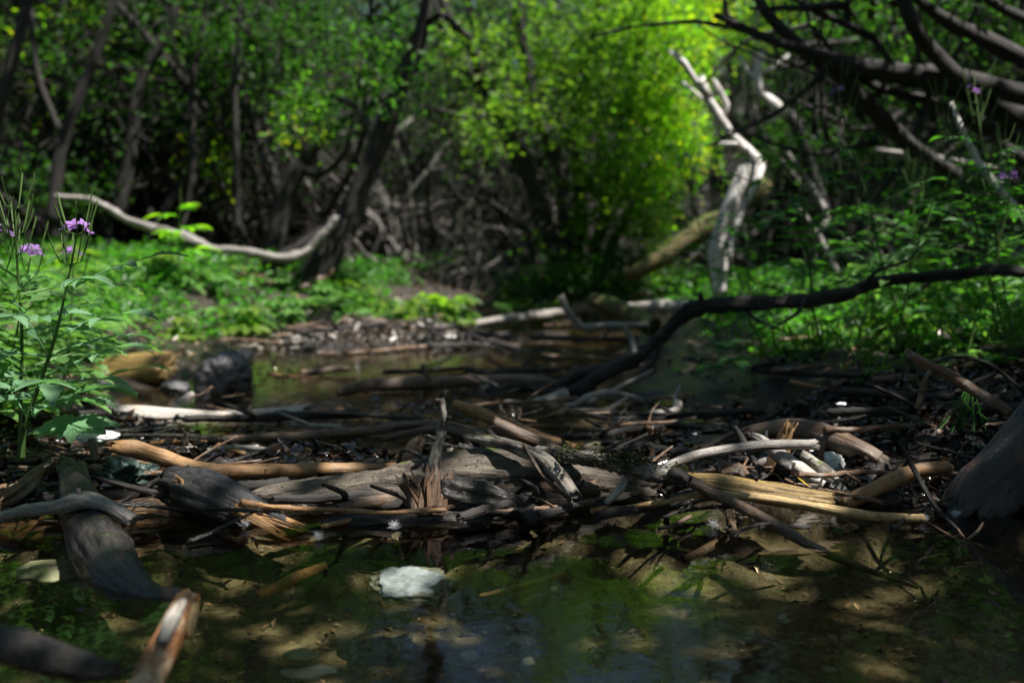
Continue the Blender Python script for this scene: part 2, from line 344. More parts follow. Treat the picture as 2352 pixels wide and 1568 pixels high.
# ------------------------------------------------------------------ ground and water
CH = [(1.10, -.05, .75), (1.3, -.1, .52), (1.6, -.12, .5), (2.0, -.25, .48), (2.4, -.2, .52), (2.9, -.2, .52), (3.3, 0, .42), (3.8, .17, .34), (4.5, .25, .3), (5.2, .3, .05), (6, .3, -.2)]
def gz(x, y):
    if y < 1.10:
        c, hw = 0, .75 + (1.10 - y) * 3.2; hw = min(hw, 2.2)
    else: c, hw = lerp_table(CH, y)
    d = abs(x - c) - hw + .06 * fbm(x * 2.2, y * 2.2, 3)
    dep = .075 if y < 1.0 else .075 - .06 * sm(1.0, 1.16, y) + .035 * sm(1.35, 1.6, y)
    if y < .6: dep += .03
    z_in = -dep + .014 * fbm(x * 6, y * 6, 1) + .004 * fbm(x * 30, y * 30, 2, 2)
    if 1.0 < y < 1.75:
        k = sm(*((1.2, 1.26) if -.3 < x < .14 else (1.06, 1.14)), y) * (1 - sm(1.32, 1.42, y) if -.42 < x < .12 else 1 - sm(1.55, 1.7, y)); z_in += k * (.022 + .022 * fbm(x * 16, y * 16, 8, 3))
    z_in += .075 * sm(.30, 0, math.hypot((x + .52) / 1.15, (y - 3.25) / .75)) * 1.6 if False else .085 * (1 - sm(.2, .5, math.hypot((x + .50) / 1.2, (y - 3.15)))) * (1 + .5 * fbm(x * 9, y * 9, 12))
    bank = .015 + (.17 if x < 0 else .09) * sm(0, .7, d) + (.10 * sm(.6, 3, d)) + .03 * fbm(x * 4, y * 4, 5) + .012 * fbm(x * 18, y * 18, 6, 2)
    z = z_in + (bank - z_in) * sm(-.10, .10, d)
    if y < -1.3: z += .5 * sm(-1.3, -2.5, y)
    z += 5.5 * sm(8, 34, y) + .3 * sm(5, 9, y) + 2.2 * sm(3.5, 16, abs(x))
    return z
def spaced(lo, hi, c, n, near):
    out = []
    for i in range(n + 1):
        t = -1 + 2 * i / n; s_ = near * t + (1 - near) * t ** 7
        out.append(c + (s_ * (hi - c) if s_ > 0 else s_ * (c - lo)))
    return out
xs = spaced(-160, 160, 0, 300, .016); ys = spaced(-90, 220, 2.3, 400, .018)
V = [(x, y, gz(x, y)) for y in ys for x in xs]; nx = len(xs)
Fc = [(j * nx + i, j * nx + i + 1, (j + 1) * nx + i + 1, (j + 1) * nx + i) for j in range(len(ys) - 1) for i in range(nx - 1)]
g = link('ground', mesh_np('ground', V, Fc, 4), 'ground'); tag(g, None, None, kind='structure')
wm = mesh_np('water', [(-3, -2.6, 0), (3, -2.6, 0), (3, 5.6, 0), (-3, 5.6, 0)], [(0, 1, 2, 3)], 4)
tag(link('water', wm, 'water', smooth=False), None, None, kind='structure')

# ------------------------------------------------------------------ driftwood, one thing per piece
CATW = {'log': 'log', 'stick': 'stick', 'branch': 'branch'}
SEED = [1]
def driftwood(name, label, mat, pts, cat=None, parts=(), seg=16, group=None, **k):
    """parts: (name, material, pts, kwargs)"""
    SEED[0] += 1; mb = MB(); P = px(pts)
    rm = max(r for _, r in P)
    kw = dict(wob=.22, groove=.05, seed=SEED[0], jag=(.8, .8)); kw.update(k); tube(mb, P, seg=seg, **kw)
    o = link(name, mb.mesh(name), mat); tag(o, label, cat or name.split('_')[-1], group)
    for pn, pm, pp, pk in parts:
        mb = MB(); kw = dict(wob=.2, groove=.05, seed=SEED[0] + 50, jag=(0, .8)); kw.update(pk); tube(mb, px(pp), seg=max(8, seg // 2), **kw)
        link(pn, mb.mesh(pn), pm, o)
    return o
dw = driftwood
# -- dam in focus
dw('fallen_log', 'long weathered grey-brown log lying across the stream behind the black bark strip', 'weathered',
   [(570, 1180, 1.14, 34), (620, 1163, 1.14, 48), (720, 1154, 1.15, 56), (860, 1147, 1.15, 70), (1030, 1138, 1.15, 82), (1190, 1134, 1.16, 86), (1340, 1134, 1.17, 80), (1480, 1140, 1.18, 60)],
   seg=72, wob=.3, groove=.11, gf=6, step=.005, lump=.18, jag=(1.2, .8), knots=((.62, 1.2, .5, -.22), (.35, 1.7, .3, .1)))
dw('fallen_log', 'pale furrowed log behind the pile of thin sticks, right end under the arched branch', 'weathered',
   [(1330, 1065, 1.40, 30), (1360, 1068, 1.40, 52), (1500, 1070, 1.42, 58), (1700, 1068, 1.44, 66), (1860, 1075, 1.46, 60), (1990, 1100, 1.48, 40)],
   seg=60, wob=.25, groove=.12, gf=6, step=.006, lump=.1, knots=((.5, 1.4, .3, .12),))
dw('broken_log', 'blackened broken chunk of wood with a tan splintered tip touching the pool', 'char',
   [(388, 1125, 1.11, 30), (400, 1122, 1.11, 44), (450, 1135, 1.10, 52), (520, 1160, 1.08, 46), (590, 1190, 1.07, 36), (640, 1210, 1.06, 26), (665, 1225, 1.06, 14)],
   cat='log', seg=40, groove=.12, gf=4, wob=.3, step=.005, jag=(1.4, 1.2))
shards('splintered_end', 'splinter', bpy.data.objects['broken_log'], [(575, 1188, 1.05, 705, 1242, 1.035, 9, 34, 8), (540, 1170, 1.055, 640, 1212, 1.04, 8, 16, 8), (600, 1185, 1.06, 690, 1225, 1.05, 6, 14, 7)], 3)
shards('splintered_tip', 'splinter', bpy.data.objects['broken_log'], [(420, 1112, 1.09, 398, 1096, 1.085, 6, 9, 6)], 4)
dw('peeled_stick', 'tan peeled stick with a blunt left end, above the green wet rock', 'tan',
   [(258, 1024, 1.16, 15), (300, 1030, 1.16, 20), (360, 1046, 1.16, 19), (420, 1066, 1.17, 18), (480, 1080, 1.18, 17), (600, 1082, 1.2, 17), (760, 1078, 1.23, 16), (915, 1076, 1.26, 14)],
   seg=22, wob=.2, groove=.03, cat='stick', knots=((.62, .6, .5, .15),), jag=(1.2, .6))
dw('curved_log', 'thick dark smooth curved log dipping into the pool', 'smooth',
   [(165, 1075, 1.12, 28), (172, 1110, 1.09, 36), (190, 1170, 1.04, 46), (218, 1230, .975, 58), (248, 1295, .915, 64), (285, 1345, .868, 58), (345, 1378, .843, 44), (405, 1380, .83, 30), (460, 1392, .825, 14)],
   seg=44, wob=.2, groove=.04, cat='log', step=.006, lump=.14, jag=(1.2, 0), knots=((.45, 1.3, .35, .12), (.2, 4.2, .3, .12)))
dw('crossing_branch', 'grey knobbly branch laid over the thick curved log, cut end to the right', 'grey',
   [(-30, 1200, 1.03, 12), (60, 1172, 1.02, 15), (130, 1165, 1.0, 17), (185, 1148, .99, 20), (230, 1155, .98, 19), (270, 1175, .97, 17), (305, 1198, .965, 17)],
   seg=24, wob=.3, groove=.05, cat='branch', jag=(.2, .35), parts=[('stub', 'grey', [(182, 1145, .99, 8), (180, 1122, .985, 5)], {})])
dw('sunken_log', 'wet brown log awash beneath the curved dark log', 'wetbrown',
   [(-60, 1212, 1.10, 36), (60, 1215, 1.09, 38), (200, 1200, 1.1, 42), (330, 1192, 1.1, 50), (450, 1200, 1.1, 42), (560, 1235, 1.08, 20)],
   seg=32, wob=.2, groove=.05, cat='log', step=.008)
dw('split_branch', 'splintered brown branch with a pale top, by the left edge behind the grey knobbly branch', 'rust',
   [(-20, 1165, 1.12, 26), (40, 1130, 1.13, 24), (85, 1090, 1.15, 18), (125, 1062, 1.16, 8)], seg=24, groove=.2, wob=.4, cat='branch', jag=(1, 2.2))
dw('small_stick', 'short dark stick standing beside the green wet rock', 'brown', [(222, 1060, 1.19, 10), (208, 1010, 1.2, 9)], cat='stick')
dw('orange_stick', 'stripped orange and cream stick poking out of the pool beside the curved log', 'orange',
   [(315, 1610, .64, 40), (358, 1520, .66, 37), (400, 1440, .69, 33), (432, 1378, .72, 29)], seg=24, wob=.15, groove=.04, cat='stick', jag=(0, .6),
   parts=[('peeled_patch', 'straw', [(434, 1468, .682, 8), (440, 1425, .69, 13), (450, 1385, .70, 9)], dict(wob=.3, jag=(.5, .5))),
          ('bare_wood', 'pale', [(372, 1478, .655, 12), (395, 1420, .67, 17), (420, 1380, .695, 10)], dict(wob=.3, jag=(.5, .5)))])
dw('submerged_log', 'dark rotten log lying in shadow in the near corner of the pool', 'wet',
   [(-80, 1455, .66, 40), (40, 1485, .65, 46), (140, 1515, .645, 42), (220, 1535, .645, 30), (275, 1535, .65, 12)], seg=28, wob=.3, groove=.08, cat='log')
dw('wet_twig', 'dark wet twig between the rotten log and the orange stick', 'wet', [(262, 1552, .64, 7), (300, 1535, .66, 6), (330, 1518, .68, 4)], cat='twig')
dw('bark_strip', 'long black wet bark strip lying flat along the edge of the pool', 'wet',
   [(740, 1206, 1.055, 12), (800, 1202, 1.055, 20), (920, 1200, 1.055, 23), (1060, 1201, 1.06, 19), (1180, 1206, 1.065, 11), (1280, 1210, 1.07, 4)], seg=28, wob=.4, groove=.14, gf=3, cat='bark', step=.005)
dw('bark_strip', 'narrow black bark sliver between the broken log and the weathered log', 'wet',
   [(590, 1140, 1.10, 5), (640, 1150, 1.095, 9), (700, 1163, 1.09, 11), (770, 1180, 1.085, 8), (830, 1190, 1.08, 4)], seg=20, wob=.4, groove=.12, gf=3, cat='bark')
dw('bark_strip', 'wet black sliver trailing from the tan splintered tip', 'wet',
   [(690, 1222, 1.04, 5), (760, 1224, 1.05, 10), (830, 1228, 1.05, 8), (900, 1232, 1.04, 3)], seg=16, wob=.4, groove=.12, cat='bark')
dw('upright_stick', 'mottled black and white stick standing upright on the weathered log', 'lichen',
   [(985, 1100, 1.12, 15), (1000, 1050, 1.125, 14), (1012, 1000, 1.13, 11), (1018, 960, 1.13, 10), (1010, 915, 1.13, 9)], seg=18, wob=.4, groove=.08, cat='stick', lump=.3,
   parts=[('stub', 'bark', [(1020, 965, 1.13, 5), (1036, 957, 1.125, 6)], {}), ('stub', 'bark', [(1006, 1010, 1.13, 6), (978, 1000, 1.12, 4)], {})])
dw('bark_chip', 'reddish brown wedge of bark standing left of the mottled upright stick', 'brown',
   [(935, 1085, 1.19, 20), (942, 1055, 1.19, 24), (955, 1025, 1.19, 18), (965, 1008, 1.19, 8)], seg=18, wob=.5, groove=.1, cat='bark', flat=.4, jag=(.5, 1.6))
dw('thin_twig', 'black hooked twig curling round the reddish bark wedge', 'wet', [(910, 1085, 1.165, 4), (925, 1035, 1.16, 5), (960, 1045, 1.15, 5), (985, 1075, 1.15, 5), (990, 1100, 1.15, 4)], cat='twig', seg=10)
st_ = dw('splintered_stump', 'reddish splintered stump of wood standing at the foot of the upright stick', 'rust',
   [(975, 1185, 1.085, 24), (985, 1150, 1.09, 26), (995, 1110, 1.10, 18)], cat='stump', groove=.22, wob=.45, jag=(.6, 2), seg=26, step=.004)
shards('splinters', 'rust', st_, [(975, 1175, 1.07, 912, 1082, 1.08, 12, 9, 7), (975, 1180, 1.07, 945, 1105, 1.08, 8, 14, 9), (985, 1185, 1.065, 985, 1095, 1.08, 10, 16, 12), (1005, 1180, 1.07, 1018, 1080, 1.09, 10, 12, 8), (965, 1175, 1.06, 1020, 1170, 1.055, 8, 10, 10)], 8)
dw('wet_log', 'short glossy near-black log just right of the reddish splintered stump', 'wet',
   [(1005, 1130, 1.09, 30), (1050, 1138, 1.09, 44), (1120, 1150, 1.09, 42), (1180, 1162, 1.09, 32), (1240, 1180, 1.09, 16)], seg=44, wob=.35, groove=.1, lump=.25, cat='log', step=.006)
dw('lichen_stick', 'pale lichen-spotted stick with a knot, sloping down over the weathered log', 'lichen',
   [(1068, 1002, 1.15, 5), (1115, 1010, 1.14, 12), (1170, 1022, 1.13, 15), (1230, 1045, 1.12, 17), (1280, 1085, 1.10, 19), (1318, 1135, 1.08, 15)], seg=22, wob=.25, groove=.06, cat='stick', knots=((.7, 1.4, .7, .3),), jag=(2, 1),
   parts=[('stub', 'bark', [(1140, 1010, 1.18, 8), (1118, 985, 1.18, 6)], {})])
dw('round_stick', 'brown round stick behind the lichen-spotted stick, cut end facing left', 'brown',
   [(1132, 970, 1.3, 16), (1190, 995, 1.3, 16), (1260, 1025, 1.3, 15), (1330, 1060, 1.3, 13)], cat='stick', seg=20, jag=(.4, .4))
dw('tan_stick', 'long tan stick with a rounded tip sloping down behind the brown round stick', 'tan',
   [(1042, 928, 1.5, 11), (1090, 945, 1.49, 15), (1160, 972, 1.48, 15), (1240, 1005, 1.46, 14), (1320, 1030, 1.44, 12)], cat='stick', seg=18)
dw('thin_twig', 'thin bare twig leaning down across the lichen-spotted stick', 'brown', [(1205, 1020, 1.12, 4), (1225, 1060, 1.11, 5), (1260, 1105, 1.1, 6), (1310, 1150, 1.09, 3)], cat='twig', seg=10)
dw('mossy_branch', 'long knobbly dark branch running diagonally down from the dam to the pool', 'lichen',
   [(1170, 1035, 1.17, 9), (1260, 1040, 1.15, 13), (1340, 1050, 1.13, 16), (1400, 1062, 1.11, 19), (1460, 1078, 1.09, 19), (1530, 1092, 1.08, 16), (1575, 1102, 1.07, 14)],
   cat='branch', seg=24, wob=.4, groove=.08, lump=.45, jag=(1, 0),
   parts=[('lower_shaft', 'brown', [(1560, 1096, 1.072, 15), (1620, 1122, 1.06, 14), (1700, 1162, 1.04, 13.5), (1780, 1205, 1.01, 13), (1850, 1245, .98, 12), (1905, 1274, .955, 11), (1945, 1290, .935, 9), (2020, 1318, .915, 6), (2110, 1350, .90, 4)], dict(lump=.2, groove=.05)),
          ('stub', 'bark', [(1420, 1060, 1.10, 11), (1445, 1035, 1.10, 9), (1458, 1018, 1.10, 9)], {}),
          ('knot', 'bark', [(1535, 1082, 1.065, 9), (1560, 1096, 1.06, 16), (1582, 1106, 1.055, 13)], dict(lump=.9, wob=.6, groove=.2))])
rs0 = np.random.RandomState(3); q = np.array([tuple(at(x, y, 1.085)) for x, y in ((1380, 1052), (1410, 1050), (1440, 1060), (1465, 1050), (1480, 1068), (1500, 1080), (1545, 1085), (1565, 1092), (1300, 1035))])
MOSS = q[rs0.randint(0, len(q), 900)] + rs0.normal(size=(900, 3)) * [.006, .006, .0045]
dw('bleached_stick', 'short bleached stick propped under the mossy knobbly branch', 'pale', [(1392, 1155, 1.09, 8), (1420, 1128, 1.09, 9), (1438, 1100, 1.10, 8), (1448, 1075, 1.1, 7)], cat='stick', seg=14)
dw('brown_stick', 'orange-brown stick standing behind the moss tuft', 'tan', [(1370, 1120, 1.17, 14), (1385, 1085, 1.17, 14), (1395, 1050, 1.17, 10)], cat='stick', seg=14)
dw('curved_stick', 'smooth grey curved stick lying on top of the pile, frayed right end', 'grey',
   [(1480, 1095, 1.07, 6), (1530, 1070, 1.09, 9), (1600, 1045, 1.12, 11), (1680, 1030, 1.15, 11.5), (1760, 1022, 1.17, 12), (1870, 1020, 1.18, 12)], cat='stick', seg=18, wob=.12, groove=.02, jag=(0, 1.4))
dw('pale_pole', 'straight pale stick with a split yellow tip crossing under the grey curved stick', 'pale',
   [(1728, 1000, 1.2, 6), (1745, 1008, 1.2, 12), (1790, 1045, 1.19, 18), (1830, 1075, 1.18, 19), (1880, 1108, 1.17, 18), (1945, 1150, 1.15, 16)], cat='stick', seg=22, wob=.12, groove=.03, jag=(2.2, .6),
   parts=[('bark_collar', 'wet', [(1785, 1062, 1.17, 14), (1812, 1078, 1.165, 20)], dict(lump=.8, wob=.5)), ('knot', 'wet', [(1895, 1110, 1.155, 8), (1912, 1122, 1.15, 13)], dict(lump=.8, wob=.5))])
dw('dark_stick', 'thin dark stick leaning against the pale furrowed log', 'bark', [(1686, 978, 1.24, 6), (1705, 1010, 1.23, 9), (1728, 1050, 1.2, 8), (1757, 1100, 1.17, 7)], cat='stick', seg=12)
dw('wood_slab', 'flaking brown slab of wood standing upright behind the straight pale stick', 'tan', [(1770, 1110, 1.24, 22), (1785, 1060, 1.25, 22), (1800, 1010, 1.26, 20), (1812, 984, 1.26, 14)], cat='slab', seg=18, flat=.4, groove=.12, jag=(0, 1.5))
dw('yellow_log', 'short yellow-brown cracked log with a hollow end lying beside the pool', 'yellow',
   [(1575, 1098, 1.10, 14), (1620, 1108, 1.09, 24), (1700, 1122, 1.08, 27), (1780, 1136, 1.07, 26), (1850, 1146, 1.06, 25), (1908, 1155, 1.06, 26)], cat='log', seg=36, wob=.2, groove=.06, step=.005, jag=(1, .7), knots=((.42, 1.2, .6, .28),),
   parts=[('knot', 'wet', [(1722, 1092, 1.055, 6), (1742, 1098, 1.05, 8)], dict(lump=.5))])
dw('reed_stalk', 'long straw-coloured stalk lying along the pool edge under the mossy branch', 'straw',
   [(1420, 1168, 1.075, 5), (1520, 1152, 1.075, 7), (1620, 1134, 1.07, 8), (1720, 1140, 1.06, 9), (1800, 1150, 1.055, 10), (1900, 1168, 1.045, 11), (1990, 1183, 1.04, 11), (2060, 1188, 1.04, 10), (2122, 1190, 1.04, 9)], cat='stalk', seg=18, wob=.08, groove=.05, gf=6, jag=(0, .3))
dw('tan_stick', 'tan stick rising from the pool to the foot of the dark stump', 'tan',
   [(1935, 1160, 1.12, 17), (1990, 1132, 1.13, 19), (2060, 1098, 1.15, 19), (2120, 1078, 1.16, 17), (2180, 1072, 1.17, 13)], cat='stick', seg=20, wob=.12)
dw('arched_branch', 'thick arched grey-brown branch spanning behind the white quartz stone', 'brown',
   [(1600, 1030, 1.4, 8), (1680, 1005, 1.38, 14), (1760, 988, 1.36, 20), (1830, 985, 1.34, 24), (1900, 1002, 1.31, 25), (1970, 1032, 1.28, 24), (2030, 1062, 1.26, 20), (2065, 1085, 1.25, 12)], cat='branch', seg=30, groove=.05, step=.007)
dw('stub_stick', 'short yellowish stick end poking up behind the arched branch', 'tan', [(1985, 1052, 1.34, 15), (2020, 1030, 1.35, 16), (2062, 1003, 1.36, 14)], cat='stick', seg=16)
dw('rotten_stick', 'crumbling lichen-grey stick lying just left of the white quartz stone', 'lichen', [(1840, 1042, 1.2, 9), (1865, 1060, 1.19, 15), (1900, 1090, 1.17, 17), (1945, 1138, 1.15, 10)], cat='stick', seg=20, wob=.4, groove=.15)
dw('dark_chip', 'dark upright chip at the frayed end of the grey curved stick', 'wet', [(1878, 1062, 1.22, 14), (1884, 1020, 1.22, 12), (1886, 996, 1.22, 6)], cat='bark', flat=.5, seg=14)
dw('crumbled_bark', 'lumpy rust-brown bark piece resting above the yellow log', 'rust', [(1648, 1082, 1.16, 12), (1670, 1074, 1.16, 17), (1700, 1082, 1.16, 15), (1715, 1096, 1.15, 8)], cat='bark', seg=18, lump=1.0, wob=.6)
dw('leaning_stump', 'massive dark smooth stump leaning out of the pool at the edge of the picture', 'smooth',
   [(2215, 1215, 1.10, 66), (2240, 1165, 1.11, 70), (2285, 1105, 1.12, 70), (2350, 1030, 1.13, 70), (2430, 950, 1.14, 74), (2540, 860, 1.16, 80)], cat='stump', seg=56, wob=.2, groove=.05, gf=6, step=.008, lump=.12, knots=((.2, 2.6, .2, .12), (.12, 1.2, .2, .1)))
dw('thin_stick', 'thin dark stick dipping into the water in front of the leaning stump', 'bark', [(2072, 1022, 1.08, 4), (2095, 1070, 1.07, 6), (2125, 1125, 1.05, 6), (2152, 1168, 1.04, 5), (2200, 1215, 1.02, 3)], cat='stick', seg=12)
dw('floating_twig', 'straight reddish twig lying on the water beyond the straw-coloured stalk', 'rust', [(2125, 1196, 1.035, 2.5), (2200, 1238, 1.0, 3), (2260, 1258, .98, 3.5), (2330, 1278, .96, 3)], cat='twig', seg=8)
dw('forked_twig', 'forked dark twig half sunk below the leaning stump', 'brown', [(2200, 1215, 1.02, 3), (2225, 1250, .99, 4.5), (2250, 1280, .965, 5), (2262, 1318, .935, 4), (2300, 1370, .89, 3)], cat='twig', seg=8,
   parts=[('side_twig', 'rust', [(2220, 1240, .99, 3), (2245, 1220, 1.0, 3.5), (2258, 1200, 1.01, 2.5)], {}), ('side_twig', 'brown', [(2225, 1245, .985, 3), (2150, 1275, .96, 3), (2050, 1300, .945, 2)], {})])
dw('barked_branch', 'slanting branch with torn reddish bark resting on the leaning stump', 'rust',
   [(2088, 812, 1.3, 8), (2130, 838, 1.29, 12), (2180, 862, 1.28, 13), (2240, 898, 1.26, 13), (2325, 950, 1.22, 11)], cat='branch', seg=18, jag=(1.4, .5),
   parts=[('side_twig', 'bark', [(2148, 832, 1.28, 4), (2200, 820, 1.27, 4), (2270, 835, 1.26, 4), (2330, 880, 1.25, 4), (2370, 910, 1.25, 3)], {}),
          ('side_twig', 'rust', [(2138, 848, 1.285, 5), (2122, 880, 1.28, 7), (2108, 940, 1.28, 8)], {})])
dw('dark_branch', 'dark bare branch running from the juniper sprig down behind the tan stick', 'bark', [(2230, 930, 1.34, 7), (2170, 960, 1.34, 9), (2120, 1000, 1.34, 9), (2060, 1035, 1.34, 10), (2020, 1050, 1.34, 6)], cat='branch', seg=12)
dw('yellow_branch', 'thick yellowish branch sunk on the pool bed, seen through water below the broken log', 'splinter', [(590, 1365, .96, 10), (640, 1345, .97, 13), (700, 1318, .99, 13), (750, 1296, 1.0, 9)], cat='stick', seg=14)
dw('sunken_stick', 'brown stick sunk on the pool bed right of the white flat rock', 'yellow', [(1100, 1370, .92, 6), (1200, 1345, .935, 9), (1300, 1318, .96, 8)], cat='stick', seg=12)
dw('sunken_stick', 'pinkish brown stick sunk on the bed beside the green reflection', 'brown', [(1570, 1285, 1.0, 10), (1620, 1262, 1.02, 12), (1690, 1222, 1.05, 10)], cat='stick', seg=12)
dw('sunken_stick', 'slender yellow stalk sunk below the mossy diagonal branch', 'straw', [(1740, 1272, 1.0, 4), (1830, 1272, 1.0, 5), (1930, 1265, 1.0, 4)], cat='stalk', seg=8)
# -- behind the dam
dw('bleached_log', 'silvery log with a dark underside lying left of the far water', 'pale',
   [(255, 950, 1.72, 22), (330, 958, 1.72, 27), (450, 968, 1.72, 27), (560, 966, 1.74, 25), (680, 955, 1.76, 24), (770, 942, 1.78, 22), (800, 945, 1.79, 14)], seg=28, wob=.1, groove=.02, cat='log', jag=(.5, 2), step=.012,
   parts=[('broken_end', 'rust', [(715, 952, 1.75, 20), (765, 942, 1.765, 22), (800, 948, 1.78, 12)], dict(groove=.2, wob=.4, jag=(1, 2)))])
dw('bleached_log', 'bleached log behind the lobed leaf, among the purple-flowered plant stems', 'pale', [(60, 905, 1.75, 14), (130, 925, 1.74, 20), (250, 945, 1.73, 21)], seg=20, cat='log', wob=.1)
dw('mossy_stick', 'long mossy stick lying parallel to the silvery log', 'brown', [(480, 1012, 1.5, 8), (600, 1006, 1.5, 11), (720, 1000, 1.52, 12), (850, 988, 1.54, 10), (1000, 972, 1.56, 8), (1100, 990, 1.56, 6)], cat='stick', seg=16, wob=.3, lump=.4)
dw('thin_stick', 'thin pale stick draped over the round pebble', 'grey', [(330, 1035, 1.38, 3), (420, 1030, 1.38, 5), (520, 1026, 1.38, 6), (620, 1034, 1.38, 6), (720, 1060, 1.36, 4)], cat='stick', seg=10, wob=.3)
dw('thin_stick', 'thin brown stick arching over the far side of the round pebble', 'tan', [(345, 1018, 1.42, 5), (430, 1012, 1.42, 7), (500, 1022, 1.42, 7), (560, 1042, 1.41, 7), (600, 1062, 1.4, 5)], cat='stick', seg=10)
dw('brown_stick', 'brown stick half in water behind the mottled upright stick', 'brown', [(880, 1008, 1.52, 7), (1000, 985, 1.5, 10), (1080, 1000, 1.48, 12), (1150, 1025, 1.46, 11)], cat='stick', seg=14)
dw('weathered_plank', 'wide flaky brown slab of old wood beyond the tan sloping stick', 'weathered', [(1190, 975, 1.75, 18), (1300, 975, 1.75, 30), (1430, 975, 1.76, 34), (1560, 985, 1.78, 30), (1680, 995, 1.8, 14)], cat='slab', seg=26, flat=.45, groove=.12, wob=.4)
dw('half_sunk_log', 'straight dark log lying across the far water', 'brown', [(775, 902, 1.98, 10), (850, 885, 2.0, 14), (960, 880, 2.02, 16), (1080, 876, 2.04, 15), (1200, 874, 2.06, 14), (1300, 884, 2.08, 9)], cat='log', seg=18,
   parts=[('stub', 'brown', [(985, 872, 2.0, 6), (970, 838, 2.0, 5)], {})])
dw('sinuous_branch', 'long sinuous dark branch arching from the right bank down to the water', 'bark',
   [(2457.360480897374, 644, 1.7, 9.1), (2296.549722708024, 619, 1.72, 11.4), (2204.179550430877, 632, 1.75, 12.6), (2117.219281756903, 635, 1.78, 11.6), (2016.7266452928536, 649, 1.8, 12.1), (1904.2747563142807, 685, 1.84, 15.3), (1763.0044783854296, 694, 1.88, 14.0), (1621.2697560241313, 703, 1.94, 17.3), (1563.800507513612, 729, 1.98, 16.1), (1501.7170145651648, 790, 2.0, 14.1), (1439.7358788758515, 829, 1.98, 17.6), (1373.6548417018507, 866, 1.96, 13.9), (1324.0887028941468, 901, 1.95, 16.5), (1273.4804408822363, 905, 1.95, 13.7), (1200.9891247219, 887, 1.95, 9.8), (1118.0511159643274, 899, 1.95, 6.1)],
   cat='branch', seg=20, wob=.5, lump=.4, step=.012,
   parts=[('twig', 'bark', [(1980, 655, 1.8, 5), (2020, 620, 1.78, 4), (2080, 600, 1.77, 3), (2120, 560, 1.75, 2)], {}), ('twig', 'bark', [(1615, 702, 1.94, 8), (1606, 672, 1.93, 5)], {}), ('twig', 'bark', [(1850, 688, 1.84, 5), (1830, 720, 1.82, 4), (1790, 745, 1.8, 3)], {}), ('twig', 'bark', [(1700, 700, 1.9, 5), (1740, 735, 1.88, 4), (1800, 760, 1.86, 2)], {}),
          ('side_branch', 'bark', [(1480, 812, 1.99, 15), (1400, 845, 1.98, 15), (1330, 860, 2.0, 15), (1280, 890, 2.02, 13)], {}),
          ('side_branch', 'grey', [(1300, 905, 1.94, 15), (1240, 925, 1.9, 14), (1180, 950, 1.85, 11), (1160, 965, 1.82, 8)], {}),
          ('side_branch', 'grey', [(1460, 820, 1.98, 9), (1450, 780, 2.0, 8), (1430, 745, 2.0, 6)], {}),
          ('twig', 'bark', [(1530, 760, 2.0, 6), (1500, 830, 1.97, 5), (1440, 880, 1.93, 4)], {})])
dw('grey_branch', 'grey forked branch curving up out of the far water', 'grey', [(1490, 745, 2.7, 6), (1400, 748, 2.75, 8), (1340, 750, 2.8, 9), (1305, 715, 2.8, 8), (1288, 680, 2.8, 8)], cat='branch', seg=12)
dw('root_tangle', 'tangle of grey roots lying on dark mud below the sinuous branch', 'grey', [(1200, 980, 1.8, 6), (1290, 945, 1.82, 8), (1370, 905, 1.85, 8), (1450, 910, 1.86, 6), (1530, 950, 1.86, 4)], cat='roots', seg=10, wob=.4,
   parts=[('root', 'grey', [(1350, 925, 1.83, 6), (1420, 890, 1.9, 6), (1500, 850, 1.95, 4)], {}), ('root', 'grey', [(1300, 945, 1.8, 6), (1390, 940, 1.8, 6), (1440, 915, 1.84, 5)], {}), ('root', 'grey', [(1180, 965, 1.8, 4), (1150, 940, 1.8, 4), (1160, 922, 1.8, 3), (1200, 922, 1.8, 3)], {})])
dw('far_log', 'straight grey log at the far end of the water below the bright bush', 'grey', [(1080, 745, 3.5, 8), (1180, 730, 3.6, 10), (1300, 715, 3.8, 9)], cat='log', seg=12)
dw('far_log', 'mossy dark log slanting into the far water at the foot of the bleached tree', 'mossbark', [(1360, 690, 3.0, 16), (1430, 715, 2.9, 24), (1500, 750, 2.75, 22)], cat='log', seg=16)
dw('far_log', 'sunlit pale log on the bank right of the bleached tree foot', 'pale', [(1420, 708, 3.4, 9), (1520, 703, 3.35, 14), (1660, 712, 3.3, 14), (1740, 715, 3.3, 9)], cat='log', seg=14)
dw('bank_log', 'tan split log end, sunlit, on the left bank', 'yellow', [(210, 868, 2.15, 20), (270, 855, 2.15, 36), (340, 845, 2.12, 38), (386, 842, 2.1, 33)], cat='log', seg=20, wob=.25, groove=.1)
dw('bank_stick', 'pale sunlit plank behind the purple-flowered plant stems', 'pale', [(60, 898, 2.0, 12), (150, 885, 2.0, 18), (260, 880, 2.0, 14)], cat='stick', seg=12, flat=.5)
dw('bank_stick', 'small grey stick lying between the dark boulder and the silvery log', 'grey', [(395, 940, 1.85, 8), (420, 920, 1.9, 10), (440, 905, 1.95, 8)], cat='stick', seg=12)
dw('curved_branch', 'pale sagging branch stretched over the left bank greenery', 'grey',
   [(130, 450, 3.4, 5), (215, 462, 3.4, 7), (290, 503, 3.4, 8), (340, 520, 3.4, 10), (420, 542, 3.4, 11), (490, 572, 3.4, 8), (560, 576, 3.4, 9), (640, 592, 3.42, 9), (700, 580, 3.45, 11), (740, 540, 3.45, 9), (772, 500, 3.45, 7)], cat='branch', seg=12, wob=.5, lump=.4, jag=(1.5, 1))
dw('fallen_branch', 'dark fallen branch sloping down to the bank below the leaning trunk', 'brown', [(560, 745, 3.4, 9), (620, 722, 3.4, 13), (680, 675, 3.5, 13), (760, 620, 3.6, 12)], cat='branch', seg=12)
